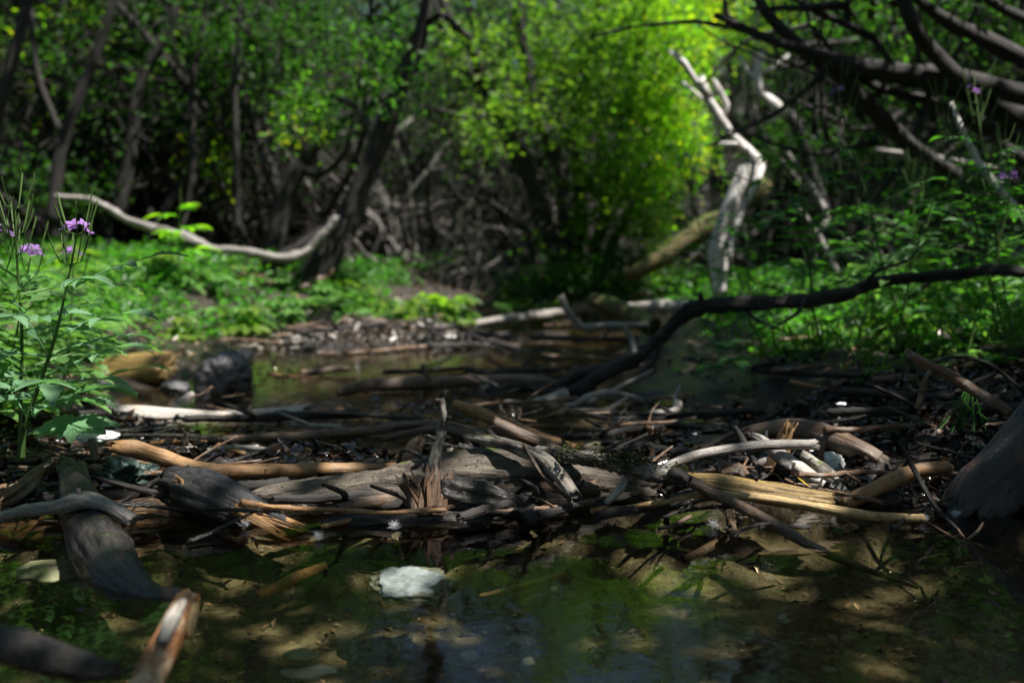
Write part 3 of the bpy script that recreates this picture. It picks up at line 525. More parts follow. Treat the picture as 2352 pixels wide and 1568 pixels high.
dw('bank_branch', 'dark mud-stained branch on the right bank among green stems', 'brown', [(1560, 905, 2.1, 8), (1680, 865, 2.2, 14), (1800, 835, 2.3, 15), (1900, 800, 2.4, 10)], cat='branch', seg=14)
dw('bank_branch', 'second long dark branch low on the right bank, nearer the pile', 'bark', [(1440, 1010, 1.6, 6), (1600, 985, 1.62, 8), (1720, 975, 1.64, 8), (1830, 930, 1.7, 7), (1950, 905, 1.75, 5)], cat='branch', seg=10)
dw('bank_branch', 'shaded grey branch lying under the leaves of the right bank', 'grey', [(2000, 760, 2.3, 6), (2120, 765, 2.25, 9), (2250, 785, 2.2, 8)], cat='branch', seg=10)

# -- rocks
def rock(name, label, mat, cx, cy, z, wx, hz, depth=None, seed=0, sub=4, amp=.25, rz=0, facet=0):
    """centre given by pixel and distance (z = distance); wx,hz half sizes in pixels"""
    c = at(cx, cy, z); k = z / F
    import bmesh
    bm = bmesh.new(); bmesh.ops.create_icosphere(bm, subdivisions=sub, radius=1)
    for v in bm.verts:
        p = v.co.copy(); q = 1 + amp * fbm(p.x * 1.3 + seed, p.y * 1.3, p.z * 1.3, 4)
        if facet: q += facet * (abs(n3(p.x * 2.4, p.y * 2.4 + seed, p.z * 5)) - .3)
        q += .03 * fbm(p.x * 9, p.y * 9 + seed, p.z * 14, 2)
        v.co = Vector((p.x * q * wx * k, p.y * q * (depth or wx * .7) * k, p.z * q * hz * k))
    me = bpy.data.meshes.new(name); bm.to_mesh(me); bm.free()
    o = link(name, me, mat); o.location = c; o.rotation_euler.z = rz; return tag(o, label, name.split('_')[-1])
rock('quartz_rock', 'large flat white rock breaking the surface in the middle of the pool', 'slate', 950, 1338, .868, 92, 13, 122, 7, 5, .34, facet=.2)
rock('quartz_rock', 'small bright white quartz stone behind the yellow log', 'quartz', 1912, 1062, 1.27, 28, 24, 22, 6, facet=.3)
rock('quartz_rock', 'white angular stone lying under the lobed leaf on the left bank', 'quartz', 222, 1002, 1.33, 48, 14, 26, 9, facet=.3, rz=.2)
rock('wet_boulder', 'dark green wet rock beneath the tan peeled stick', 'greenrock', 292, 1108, 1.2, 82, 52, 55, 12, 5, .4, facet=.6)
rock('round_pebble', 'grey-brown round pebble behind the tan peeled stick', 'pebble', 464, 1052, 1.36, 44, 25, 34, 15, amp=.12)
rock('dark_boulder', 'dark grey wet boulder on the left edge of the far water', 'darkrock', 512, 872, 2.05, 60, 60, 80, 18, 5, .28, facet=.12)
rock('grey_rock', 'grey-blue stone between the tan log end and the dark boulder', 'darkrock', 402, 890, 2.0, 34, 18, 30, 21)
rock('pale_stone', 'brown and white stone at the tip of the dark boulder', 'pebble', 560, 822, 2.3, 24, 20, 20, 24)
rock('sunken_rock', 'pale rock under water at the foot of the curved dark log', 'sunkrock', 115, 1312, .97, 78, 18, 70, 27)
rock('sunken_rock', 'greenish rock on the pool bed close to the bottom edge', 'sunkrock', 690, 1505, .77, 42, 14, 34, 30)
rock('sunken_rock', 'cream rock on the pool bed at the very front of the pool', 'quartz', 712, 1542, .765, 58, 13, 34, 33)
rock('pool_pebble', 'small white pebble beside the sunken brown stick', 'quartz', 1272, 1352, .945, 10, 7, 9, 36, 3)
rock('pool_pebble', 'white pebble resting on the bed near the front of the pool', 'quartz', 1215, 1518, .79, 14, 9, 12, 39, 3)
rock('pool_pebble', 'round pale pebble in front of the large flat white rock', 'sunkrock', 1078, 1508, .80, 26, 15, 22, 42, 3)
rock('pool_pebble', 'small tan pebble near the lower right of the pool', 'pebble', 1905, 1540, .77, 24, 9, 16, 45, 3)
rock('broken_stone', 'dark wet stone standing behind the weathered log, right of the upright stick', 'darkrock', 1075, 1052, 1.4, 34, 34, 24, 48, facet=.6)
rock('broken_stone', 'pale stone behind the mottled upright stick', 'pebble', 1035, 1055, 1.42, 22, 26, 20, 51, facet=.4)

# ------------------------------------------------------------------ vegetation
def leaves_np(cen, size, rs, up=.45, aspect=.5, dirs=None, upside=None):
    """folded rhombic leaves at cen (n,3); returns verts, tris"""
    n = len(cen); d = rs.normal(size=(n, 3)) if dirs is None else dirs + rs.normal(size=(n, 3)) * .5
    d[:, 2] *= .6; d /= np.linalg.norm(d, axis=1, keepdims=True) + 1e-9
    u = rs.normal(size=(n, 3)) * (1 - up); u[:, 2] += up * 1.4
    sdir = np.cross(d, u); sdir /= np.linalg.norm(sdir, axis=1, keepdims=True) + 1e-9; nrm = np.cross(sdir, d)
    L_ = (size * rs.uniform(.6, 1.3, n))[:, None]; W = L_ * aspect * .5
    v = np.stack([cen, cen + d * L_ * .45 + sdir * W + nrm * W * .35, cen + d * L_ - nrm * L_ * .12, cen + d * L_ * .45 - sdir * W + nrm * W * .35], 1).reshape(-1, 3)
    i = np.arange(n)[:, None] * 4
    return v, np.concatenate([i + [0, 1, 2], i + [0, 2, 3]], 1).reshape(-1, 3)
def leaf_obj(name, V, T, mat, parent=None): return link(name, mesh_np(name, V, T, 3), mat, parent, smooth=False)
def rv(rn, a=1): return Vector((rn.gauss(0, a), rn.gauss(0, a), rn.gauss(0, a)))
def wander(rn, p, d, L_, n, bend=.25, lift=0.0):
    out = [p.copy()]; q = p.copy(); d = d.normalized()
    for i in range(n): d = (d + rv(rn, bend) + Vector((0, 0, lift))).normalized(); q = q + d * (L_ / n); out.append(q.copy())
    return out, d
def tree_meshes(seed, h=3.0, stems=3, r0=.04, spread=.35, nleaf=4500, leaf=.034, low=.5, fine=True, seg=7):
    rn = random.Random(seed); rs = np.random.RandomState(seed); mb = MB(); tips = []
    for s_ in range(stems):
        a = rn.uniform(0, 6.3); d = Vector((math.cos(a) * spread, math.sin(a) * spread, 1))
        hh = h * rn.uniform(.75, 1); P, _ = wander(rn, Vector((math.cos(a) * .06, math.sin(a) * .06, -.1)), d, hh, 9, .13)
        r1 = r0 * rn.uniform(.6, 1.1); tube(mb, [(p, r1 * (1 - .8 * i / 9)) for i, p in enumerate(P)], seg=seg, step=.16, groove=.05, wob=.3, seed=seed + s_)
        for k in range(12):
            t = rn.uniform(.12, 1); i = min(8, int(t * 9)); p = P[i].lerp(P[i + 1], t * 9 - i if t < 1 else 1)
            a2 = rn.uniform(0, 6.3); d2 = Vector((math.cos(a2), math.sin(a2), rn.uniform(-.1, 1.0)))
            L2 = rn.uniform(.4, 1.3) * (1.15 - .6 * t); Q, _ = wander(rn, p, d2, L2, 5, .28, .04)
            r2 = r1 * .35 * (1 - .5 * t) + .003
            tube(mb, [(q, r2 * (1 - .75 * j / 5)) for j, q in enumerate(Q)], seg=5, step=.12, groove=0, wob=.2)
            for m_ in range(3 if fine else 1):
                j = rn.randint(1, 4); W_, _ = wander(rn, Q[j], rv(rn) + Vector((0, 0, .3)), rn.uniform(.2, .55), 3, .3)
                tube(mb, [(q, .0035 * (1 - .6 * x / 3)) for x, q in enumerate(W_)], seg=4, step=.2, groove=0, wob=0)
                if W_[-1].z > low * h * rn.uniform(.3, 1.2): tips += W_[1:]
            if Q[-1].z > low * h * rn.uniform(.3, 1.2): tips += Q[2:]
    T = np.array([tuple(t) for t in tips]) if tips else np.array([(0, 0, h)])
    w_ = rs.uniform(.1, 1, len(T)) ** 2; idx = rs.choice(len(T), nleaf, p=w_ / w_.sum())
    c = T[idx] + rs.normal(size=(nleaf, 3)) * [.09, .09, .07]
    V_, F_ = leaves_np(c, leaf, rs)
    return mb.mesh('trunk'), (V_, F_)
def make_tree(seed, bark, leafm, **k):
    e = empty('thicket_tree'); tm, (V_, F_) = tree_meshes(seed, **k)
    link('trunk', tm, bark, e); leaf_obj('crown', V_, F_, leafm, e); return e
TREES = [make_tree(11, 'bark', 'leaf_dark', stems=3), make_tree(12, 'bark', 'leaf_mid', stems=4, spread=.5, r0=.035), make_tree(13, 'bark', 'leaf_dark', stems=2, r0=.055, spread=.3),
         make_tree(14, 'bark', 'leaf_mid', stems=5, spread=.55, r0=.028, low=.3), make_tree(15, 'bark', 'leaf_bright', stems=3, spread=.4, r0=.03, low=.25)]
TL = ['slender dark-barked tree with sparse small leaves in the thicket behind the stream', 'many-stemmed green tree spreading its leaves in the thicket behind the stream', 'thicker dark trunk with deep green leaves in the thicket behind the stream',
      'low-branching leafy tree with thin stems in the thicket behind the stream', 'bright yellow-green young tree catching the sun in the thicket']
rn = random.Random(5); used = set(); placed = []
def put(src, x, y, s_, rz, tilt=0, label=None, group=None, tab=None, z=None):
    o = src if src.name not in used else copy_tree(src); used.add(src.name)
    o.location = (x, y, gz(x, y) - .02 if z is None else z); o.rotation_euler = (tilt, tilt * .5, rz); o.scale = (s_,) * 3; return o
cand = []
for y, dx in ((5.6, .62), (6.4, .7), (7.3, .85), (8.4, .95), (9.8, 1.1), (11.5, 1.3), (14, 1.6), (17.5, 2.2)):
    n = int(y * .62 / dx) + 1
    for i in range(-n, n + 1):
        x = i * dx + rn.uniform(-.3, .3) * dx; yy = y + rn.uniform(-.35, .35) * dx
        if .0 < x < 2.8 and yy < 8.6 : continue
        if -.9 < x < .35 and yy < 6.2: continue
        if yy < 7 and x > 3.4: continue
        if y > 10 and rn.random() < .5: continue
        if -1.2 < x < 1.2 and yy < 6.0: continue
        cand.append((x, yy))
for x, y in cand:
    k = rn.choice([0, 0, 1, 1, 2, 2, 3, 3, 4]) if x < .3 else rn.choice([0, 1, 3, 3, 4, 4])
    s_ = rn.uniform(.8, 1.1) * (1 + .065 * (y - 5.6)) * (1.2 if x < -1.3 or y > 7.6 else 1)
    if -.32 < x / y < .27: s_ = min(s_, .112 * y)
    o = put(TREES[k], x, y, s_, rn.uniform(0, 6.3), rn.uniform(-.12, .12))
    tag(o, TL[k], 'tree', 'trees of the thicket behind the stream')
SIDE = []  # added trees out of view, blocking sky light from the sides and behind
for a in range(0, 360, 12):
    rr_ = rn.uniform(4.2, 7.5); x, y = rr_ * math.sin(R(a)), 1.5 + rr_ * math.cos(R(a))
    if y > 4.6 or (y > 1.8 and abs(x) < y * .8): continue
    SIDE.append((x, y))
    if len(SIDE) % 2: SIDE.append((x * 1.5, y * 1.5))
for x, y in SIDE:
    o = put(TREES[rn.choice([0, 1, 3, 3])], x, y, rn.uniform(1.3, 1.6), rn.uniform(0, 6.3)); tag(o, 'added unseen leafy tree blocking sky light round the stream', 'tree', 'added light-blocking trees round the clearing')
for i, t in enumerate(TREES):
    if t.name not in used: put(t, 3 + i, 9, 1, 0); tag(t, TL[i], 'tree', 'trees of the thicket behind the stream')

STEM = [make_tree(21, 'bark', 'leaf_mid', stems=4, r0=.022, nleaf=1500, low=.35, spread=.22, h=2.8), make_tree(22, 'bark', 'leaf_mid', stems=3, r0=.03, nleaf=1300, low=.35, spread=.4, h=2.8), make_tree(23, 'bark', 'leaf_dark', stems=5, r0=.014, nleaf=1300, low=.3, spread=.3, h=2.4)]
STL = ['thin dark bare-stemmed tree among the shaded trunks behind the stream', 'slanting dark pole-like tree among the shaded trunks behind the stream', 'slim dark many-stemmed sapling among the shaded trunks behind the stream']
for i in range(58):
    x, y = (rn.uniform(-3.2, .1), rn.uniform(4.6, 7.2)) if i < 40 else (rn.uniform(1.3, 3.6), rn.uniform(4.6, 7))
    if abs(x + .75) < .25 and y < 4.9: continue
    o = put(STEM[i % 3], x, y, rn.uniform(.8, 1.15), rn.uniform(0, 6.3), rn.uniform(-.3, .3)); o.name = 'thin_tree'; tag(o, STL[i % 3], 'tree', 'thin stems in the shade of the thicket')

# bare grey twigs deep in the shade
def shrub_mesh(seed, n=26):
    rn_ = random.Random(seed); mb = MB()
    for i in range(n):
        a = rn_.uniform(0, 6.3); d = Vector((math.cos(a) * 1.0, math.sin(a) * .8, rn_.uniform(.2, 1.4)))
        P, _ = wander(rn_, Vector((rn_.gauss(0, .2), rn_.gauss(0, .15), -.05)), d, rn_.uniform(.5, 1.4), 6, .3, -.02); r = rn_.uniform(.004, .013)
        tube(mb, [(p, r * (1 - .7 * j / 6)) for j, p in enumerate(P)], seg=5, step=.1, groove=0, wob=.2, seed=i)
        for k in range(2):
            j = rn_.randint(2, 5); Q, _ = wander(rn_, P[j], rv(rn_), rn_.uniform(.2, .5), 3, .3)
            tube(mb, [(q, r * .5 * (1 - .6 * x / 3)) for x, q in enumerate(Q)], seg=4, step=.15, groove=0, wob=0)
    return mb.mesh('bare_shrub')
SH = [link('bare_shrub', shrub_mesh(40 + i), 'bark' if i else 'grey') for i in range(3)]
for i, (x, y, s_) in enumerate([(-.55, 5.3, .9), (-.1, 5.6, .9), (-1.0, 5.8, 1), (.3, 6.0, 1), (-1.6, 5.2, .8), (1.3, 5.7, .9), (1.9, 4.9, .8), (-.3, 4.9, .6), (2.3, 5.6, 1), (1.5, 6.4, 1), (-2.3, 5.4, .9), (2.9, 4.6, .8), (-.75, 6.5, 1.2), (.1, 7, 1.2)]):
    o = put(SH[i % 3], x, y, s_, i * 2.1); tag(o, ['bare grey twiggy shrub in the deep shade behind the stream', 'bare dark twiggy shrub with arching stems in the deep shade', 'low dark tangle of leafless twigs under the thicket'][i % 3], 'shrub', 'bare shrubs in the shade')

def leaf_blobs(blobs, rs, leaf, **k):
    """blobs (px,py,d,rx,ry,rdepth,n): clumpy leaf clouds"""
    out = []
    for (x, y, d, rx, ry, rd, n) in blobs:
        c = np.array(at(x, y, d)); sc = np.array([rx * d / F, rd, ry * d / F])
        q = rs.normal(size=(max(5, n // 45), 3)); q /= np.linalg.norm(q, axis=1, keepdims=True); q *= rs.uniform(.15, 1, (len(q), 1)) ** .5
        cl = c + q * sc; out.append(cl[rs.randint(0, len(cl), n)] + rs.normal(size=(n, 3)) * rs.uniform(.03, .085, (n, 1)))
    P = np.concatenate(out); P = P[P[:, 2] > .04]
    return leaves_np(P, leaf, rs, **k)
def pxtree(name, label, cat, bark, pieces, blobs=(), leafm='leaf_mid', leaf=.032, seed=3, seg=10, parts=True, trunkname='trunk', **k):
    """first piece is the thing's own trunk mesh; others are limbs"""
    mb = MB(); kw = dict(groove=.06, wob=.3, seed=seed, step=.05); kw.update(k)
    tube(mb, px(pieces[0]), seg=seg, **kw); o = link(name, mb.mesh(name), bark)
    for i, p in enumerate(pieces[1:]):
        mb = MB(); kw['seed'] = seed + i + 1; tube(mb, px(p), seg=max(6, seg - 2), **kw); link('limb', mb.mesh('limb'), bark, o)
    if blobs:
        V_, F_ = leaf_blobs(blobs, np.random.RandomState(seed), leaf); leaf_obj('crown', V_, F_, leafm, o)
    return tag(o, label, cat)
pxtree('bright_bush', 'tall bright yellow-green bush with fanning dark stems at the end of the stream', 'bush', 'bark',
       [[(1290, 680, 5, 22), (1240, 480, 5, 22), (1180, 330, 5, 20), (1110, 210, 5, 16), (1040, 100, 5, 12), (1000, 20, 5, 10), (960, -200, 5, 8)],
        [(1300, 670, 5, 20), (1290, 400, 4.9, 18), (1230, 250, 4.9, 16), (1200, 80, 4.9, 13), (1185, -100, 4.9, 10)],
        [(1320, 670, 5.05, 18), (1330, 430, 5.05, 16), (1320, 260, 5.1, 14), (1370, 60, 5.1, 10), (1400, -200, 5.1, 8)],
        [(1340, 670, 5.05, 16), (1400, 450, 5.05, 14), (1440, 250, 5.1, 11), (1480, 60, 5.1, 8), (1500, -150, 5.1, 6)],
        [(1350, 665, 5.0, 12), (1440, 500, 4.95, 10), (1520, 330, 4.9, 7), (1560, 200, 4.9, 5)],
        [(1180, 330, 5, 12), (1090, 280, 4.9, 8), (1000, 250, 4.8, 5)], [(1110, 200, 4.9, 13), (1080, 100, 4.8, 12), (1030, 40, 4.7, 10), (1000, -50, 4.7, 8)],
        [(1290, 600, 4.9, 10), (1150, 480, 4.8, 7), (1060, 440, 4.7, 5)]],
       [(1400, 300, 5.0, 150, 240, .45, 4200), (1430, 130, 5.1, 150, 170, .5, 3400), (1330, 60, 5.0, 150, 140, .5, 1700), (1420, 470, 4.9, 110, 110, .35, 1000), (1230, 130, 4.8, 120, 130, .3, 600), (1280, 260, 4.7, 90, 110, .25, 380), (1160, 260, 4.6, 60, 30, .2, 220), (1120, 320, 4.6, 90, 60, .25, 260), (1080, 130, 4.6, 100, 110, .3, 420), (1500, 560, 4.9, 40, 70, .3, 360), (1420, -250, 5.2, 280, 260, .6, 2600), (1340, 560, 4.8, 130, 80, .25, 200)],
       'leaf_bush', .034, 21, seg=10)
V_, F_ = leaf_blobs([(1510, 330, 4.9, 80, 180, .35, 2600), (1530, 150, 5.1, 90, 150, .4, 2200), (1480, 30, 5.1, 90, 90, .4, 1100), (1570, 60, 5.4, 90, 120, .4, 1400), (1590, 350, 4.9, 45, 60, .2, 420), (1500, 480, 4.8, 60, 70, .25, 420)], np.random.RandomState(9), .032)
leaf_obj('sunlit_crown', V_, F_, 'leaf_bright', bpy.data.objects['bright_bush'])  # right side of the bush in a yellower leaf material
pxtree('low_bush', 'dark green low bush at the foot of the bright bush, right behind the water', 'bush', 'bark', [[(1300, 690, 4.7, 6), (1290, 620, 4.7, 4), (1270, 560, 4.7, 3)]],
       [(1290, 655, 4.7, 110, 45, .2, 1300), (1380, 640, 4.75, 80, 50, .2, 700)], 'leaf_dark', .04, 22)
pxtree('leaning_tree', 'long dark trunk leaning right over the left bank with a sawn stub', 'tree', 'bark',
       [[(640, 760, 3.6, 40), (700, 660, 3.6, 34), (745, 580, 3.6, 29), (800, 490, 3.6, 26), (850, 380, 3.6, 24), (900, 250, 3.6, 21), (945, 140, 3.6, 18), (975, 40, 3.6, 15), (985, -80, 3.6, 13), (980, -300, 3.6, 10)],
        [(600, 612, 3.55, 14), (660, 590, 3.5, 18), (710, 560, 3.5, 18), (768, 506, 3.5, 15)],
        [(690, 660, 3.6, 24), (640, 640, 3.6, 22), (580, 605, 3.6, 14)], [(730, 640, 3.65, 22), (790, 560, 3.8, 15), (850, 430, 3.9, 11), (870, 320, 4.0, 8)],
        [(870, 330, 3.6, 10), (820, 250, 3.7, 8), (760, 220, 3.8, 5)], [(975, 60, 3.6, 9), (1010, 30, 3.55, 8), (1080, 90, 3.5, 6)]],
       [(880, 110, 3.7, 90, 60, .3, 500), (900, 200, 3.6, 60, 60, .25, 260), (700, 240, 3.7, 60, 40, .2, 200)], 'leaf_mid', .036, 23, seg=14)
pxtree('forked_tree', 'forked dark trunk behind the leaning trunk on the left bank', 'tree', 'bark',
       [[(620, 620, 4.6, 26), (650, 480, 4.6, 24), (690, 380, 4.6, 20), (760, 290, 4.6, 16), (840, 240, 4.6, 12), (900, 215, 4.6, 8)], [(650, 470, 4.6, 14), (600, 330, 4.7, 12), (560, 220, 4.7, 9), (520, 60, 4.8, 7)],
        [(690, 385, 4.6, 12), (740, 400, 4.5, 8), (800, 330, 4.4, 6), (830, 140, 4.4, 5)]],
       [(720, 250, 4.5, 90, 70, .3, 420), (560, 120, 4.7, 130, 110, .3, 900), (640, 90, 4.6, 120, 80, .3, 700)], 'leaf_mid', .034, 24)
for i, (pl, bl, lab) in enumerate([
    ([[(-40, 560, 4.2, 28), (-25, 350, 4.2, 26), (10, 200, 4.2, 22), (50, 60, 4.2, 17), (85, -80, 4.2, 14), (130, -300, 4.2, 10)]], [(40, 120, 4.3, 80, 80, .3, 200)], 'leaning thick trunk cut by the left edge with reddish bark below'),
    ([[(120, 520, 5.0, 22), (140, 350, 5.0, 20), (200, 180, 5.0, 18), (250, 40, 5, 15), (300, -120, 5, 12)], [(150, 330, 5, 12), (90, 180, 5, 10), (70, 20, 5, 8)]], [(230, 200, 5, 120, 90, .4, 500), (280, 20, 5, 150, 80, .4, 800)], 'dark forked trunk second from the left edge, leaning right'),
    ([[(270, 500, 5.6, 28), (300, 350, 5.6, 24), (320, 200, 5.6, 19), (390, 60, 5.6, 15), (440, -100, 5.6, 10)]], [(420, 60, 5.6, 130, 90, .4, 900)], 'broad dark trunk in the black shade left of centre'),
    ([[(420, 520, 5.4, 13), (445, 380, 5.4, 13), (440, 200, 5.4, 11), (470, 40, 5.4, 9), (480, -100, 5.4, 7)]], [(470, 300, 5.3, 60, 120, .3, 380), (480, 80, 5.4, 90, 90, .3, 700)], 'thin straight trunk with green leaves below it in the left thicket'),
    ([[(545, 540, 5.2, 11), (545, 400, 5.2, 11), (540, 250, 5.2, 10), (545, 100, 5.2, 8), (560, -60, 5.2, 7)]], [(600, 30, 5.1, 120, 80, .3, 900)], 'thin upright grey trunk just left of the forked dark trunk')]):
    pl = [[(a_, b_, c_ * .84, d_ * .68) for a_, b_, c_, d_ in q_] for q_ in pl]
    pxtree('dark_trunk_tree', lab, 'tree', 'bark', pl, bl, 'leaf_mid', .034, 60 + i * 3, groove=.08)
pxtree('bleached_tree', 'bare bleached white tree with paired crooked stems standing in the sun on the right bank', 'tree', 'birch',
       [[(1655, 700, 3.6, 15), (1650, 620, 3.6, 18), (1655, 550, 3.6, 20), (1672, 490, 3.6, 20), (1700, 430, 3.6, 21), (1738, 372, 3.6, 18), (1715, 345, 3.6, 11), (1680, 310, 3.6, 9), (1650, 265, 3.6, 8.5), (1622, 220, 3.6, 8), (1590, 175, 3.6, 6), (1570, 145, 3.6, 7), (1540, 118, 3.6, 5)],
        [(1680, 610, 3.56, 4), (1676, 575, 3.56, 6), (1684, 530, 3.56, 7), (1706, 480, 3.56, 7), (1734, 430, 3.56, 8), (1746, 385, 3.58, 9)],
        [(1660, 285, 3.6, 6), (1668, 240, 3.6, 5.5), (1655, 210, 3.6, 5), (1640, 185, 3.6, 4)],
        [(1632, 225, 3.6, 8), (1618, 205, 3.58, 8), (1612, 180, 3.58, 6)], [(1665, 290, 3.6, 5), (1640, 250, 3.65, 4), (1570, 190, 3.7, 3)], [(1715, 345, 3.6, 6), (1690, 330, 3.5, 4), (1640, 330, 3.5, 3)]], seed=31, seg=18, groove=.12, wob=.45, lump=.35, jag=(0, 1.5))
pxtree('leaning_mossy_tree', 'mossy brown fallen trunk leaning behind the bleached white tree', 'tree', 'mossbark', [[(1440, 640, 4.0, 16), (1520, 590, 4.0, 22), (1610, 530, 4.05, 26), (1700, 470, 4.1, 24), (1760, 420, 4.15, 18)]], seed=33, seg=14)
pxtree('crooked_snag', 'dark crooked dead tree with a bleached white top right of the white tree', 'tree', 'bark',
       [[(1960, 620, 4.0, 12), (1920, 540, 4.0, 13), (1880, 440, 4.0, 14), (1850, 350, 4.0, 14), (1825, 280, 4.0, 13), (1805, 258, 4.0, 12)]], seed=35)
sn = bpy.data.objects['crooked_snag']
for p_ in ([(1812, 266, 3.98, 13), (1780, 240, 3.98, 12), (1750, 215, 3.98, 10), (1742, 180, 3.98, 9), (1745, 140, 3.98, 9), (1752, 118, 3.98, 6)], [(1750, 165, 3.98, 5), (1780, 155, 3.95, 5), (1810, 125, 3.95, 4)], [(1745, 190, 3.98, 5), (1715, 160, 4, 4), (1700, 130, 4, 3)]):
    mb = MB(); tube(mb, px(p_), seg=10, wob=.3, groove=.05, step=.03); link('bleached_limb', mb.mesh('bleached_limb'), 'birch', sn)
pxtree('sprawling_tree', 'big dark sprawling tree with limbs crossing the upper right corner', 'tree', 'bark',
       [[(x, y, d, q * .74) for x, y, d, q in L_] for L_ in [[(2460, 330, 2.9, 44), (2340, 270, 2.9, 40), (2200, 200, 2.9, 34), (2060, 170, 2.9, 28), (1900, 150, 2.9, 24), (1820, 90, 2.9, 19), (1760, 30, 2.9, 15), (1720, -40, 2.9, 12)],
        [(2420, 230, 2.8, 34), (2250, 195, 2.8, 32), (2080, 165, 2.8, 26), (1960, 150, 2.8, 24), (1850, 118, 2.8, 17), (1740, 80, 2.8, 13), (1690, 55, 2.8, 11), (1640, 35, 2.8, 9)],
        [(1900, 145, 2.85, 26), (1960, 210, 2.9, 28), (2030, 280, 3.0, 28), (2110, 350, 3.1, 24), (2200, 400, 3.2, 18)],
        [(2400, 160, 2.8, 30), (2300, 110, 2.8, 26), (2200, 60, 2.8, 22), (2120, 10, 2.8, 16), (2050, -60, 2.8, 12)],
        [(2230, 200, 2.75, 20), (2150, 130, 2.75, 22), (2100, 60, 2.7, 22), (2070, -30, 2.7, 20), (2050, -200, 2.7, 16)],
        [(2380, 330, 2.95, 22), (2250, 290, 2.95, 18), (2130, 230, 2.95, 15), (2020, 205, 2.95, 12), (1930, 150, 2.95, 10)],
        [(2010, 90, 2.85, 12), (1950, 60, 2.85, 11), (1880, 30, 2.85, 9), (1800, -20, 2.85, 7)], [(2010, 92, 2.85, 10), (2050, 150, 2.85, 9), (2100, 200, 2.85, 7)],
        [(1690, 60, 2.8, 9), (1668, 30, 2.8, 8), (1660, -20, 2.8, 7)], [(2400, 60, 2.9, 18), (2300, 20, 2.9, 14), (2200, -60, 2.9, 10)],
        [(2400, 400, 3.0, 20), (2300, 330, 3.0, 14), (2200, 270, 3.0, 10)]]],
       [(2100, -120, 3.0, 300, 120, .4, 1500), (2050, 60, 3.3, 200, 60, .2, 150)], 'leaf_mid', .034, 41, seg=14, lump=.25)
rn_ = random.Random(15)
for k in range(26):
    x, y = rn_.uniform(1750, 2450), rn_.uniform(-40, 330); a = rn_.choice([-1, 1]) * rn_.uniform(.2, 1.0) + (2.6 if k % 3 else 1.9); d = rn_.uniform(2.8, 3.5); L_ = rn_.uniform(150, 420); P_ = []; r0_ = rn_.uniform(5, 11)
    for j in range(6): P_.append((x, y, d, r0_ * (1 - .13 * j))); a += rn_.gauss(0, .22); x += math.cos(a) * L_ / 5; y -= math.sin(a) * L_ / 5
    mb = MB(); tube(mb, px(P_), seg=8, wob=.35, groove=.06, step=.04, seed=k); link('limb', mb.mesh('limb'), 'bark', bpy.data.objects['sprawling_tree'])
pxtree('white_limb', 'thin white dead limb leaning over the herbs by the right edge', 'branch', 'birch', [[(2185, 235, 2.5, 4), (2210, 300, 2.5, 6), (2245, 370, 2.5, 8), (2290, 430, 2.5, 9), (2350, 500, 2.5, 9), (2420, 590, 2.5, 9)]], seed=43, seg=10)
pxtree('pale_fallen_branch', 'pale thin fallen branches lying across the shade below the sprawling tree', 'branch', 'grey', [[(2010, 345, 3.5, 5), (2100, 355, 3.5, 6), (2200, 370, 3.5, 6), (2300, 390, 3.5, 5)], [(2040, 362, 3.5, 4), (2140, 368, 3.5, 4), (2230, 385, 3.5, 4)]], seed=44, seg=8)
pxtree('pale_fallen_branch', 'bleached twiggy branch leaning on the thicket right of the crooked snag', 'branch', 'grey', [[(1870, 560, 3.3, 6), (1900, 500, 3.3, 7), (1860, 420, 3.4, 6), (1800, 340, 3.4, 4)], [(1930, 640, 3.2, 7), (1880, 540, 3.25, 6), (1830, 470, 3.3, 4)]], seed=45, seg=8)
pxtree('arching_branch', 'thin dark branch rising from the right edge above the herbs', 'branch', 'bark', [[(2400, 520, 2.3, 7), (2300, 560, 2.3, 7), (2220, 600, 2.3, 7), (2150, 640, 2.3, 6), (2080, 690, 2.3, 4)]], seed=46, seg=8)
for i, (x, y, d, rx, ry, n, m_, lab) in enumerate([
    (1800, 60, 6.5, 220, 90, 2600, 'leaf_bright', 'sunny green bush beyond the top of the crooked snag'), (1990, 120, 5.5, 130, 110, 1200, 'leaf_mid', 'green bush seen through the limbs of the sprawling tree'),
    (1790, 340, 5.0, 60, 60, 700, 'leaf_mid', 'soft green clump of leaves right beside the bleached white tree'), (1950, 330, 5.0, 130, 110, 900, 'leaf_mid', 'leafy shrub behind the crooked snag'),
    (2220, 420, 4.2, 160, 90, 800, 'leaf_dark', 'dark shrub beneath the sprawling tree'), (2250, 60, 4.6, 160, 110, 900, 'leaf_mid', 'leafy shrub in the upper right corner behind the dark limbs'),
    (120, 420, 4.6, 140, 80, 700, 'leaf_dark', 'dark leafy shrub under the trunks by the left edge'), (480, 350, 5.0, 60, 110, 380, 'leaf_bright', 'narrow yellow-green shrub glowing in the dark left thicket'),
    (690, 270, 4.1, 60, 40, 170, 'leaf_bright', 'light green spray of leaves before the forked trunk'), (350, 220, 5.2, 200, 140, 1200, 'leaf_dark', 'dark green leafy shrub high in the left thicket'),
    (1680, 20, 7.5, 180, 120, 2000, 'leaf_bright', 'distant sunny yellow-green shrub at the top edge above the white tree')]):
    pxtree('leafy_shrub', lab, 'shrub', 'bark', [[(x, y + ry + 60, d, 5), (x + 6, y + ry * .4, d, 4), (x - 8, y - ry * .5, d, 3)], [(x, y + ry + 30, d, 4), (x + rx * .4, y, d, 3), (x + rx * .6, y - ry * .4, d, 2)], [(x, y + ry + 30, d, 4), (x - rx * .4, y, d, 3), (x - rx * .6, y - ry * .3, d, 2)]],
           [(x, y, d, rx, ry, .35, n)], m_, .034, 80 + i, seg=6)

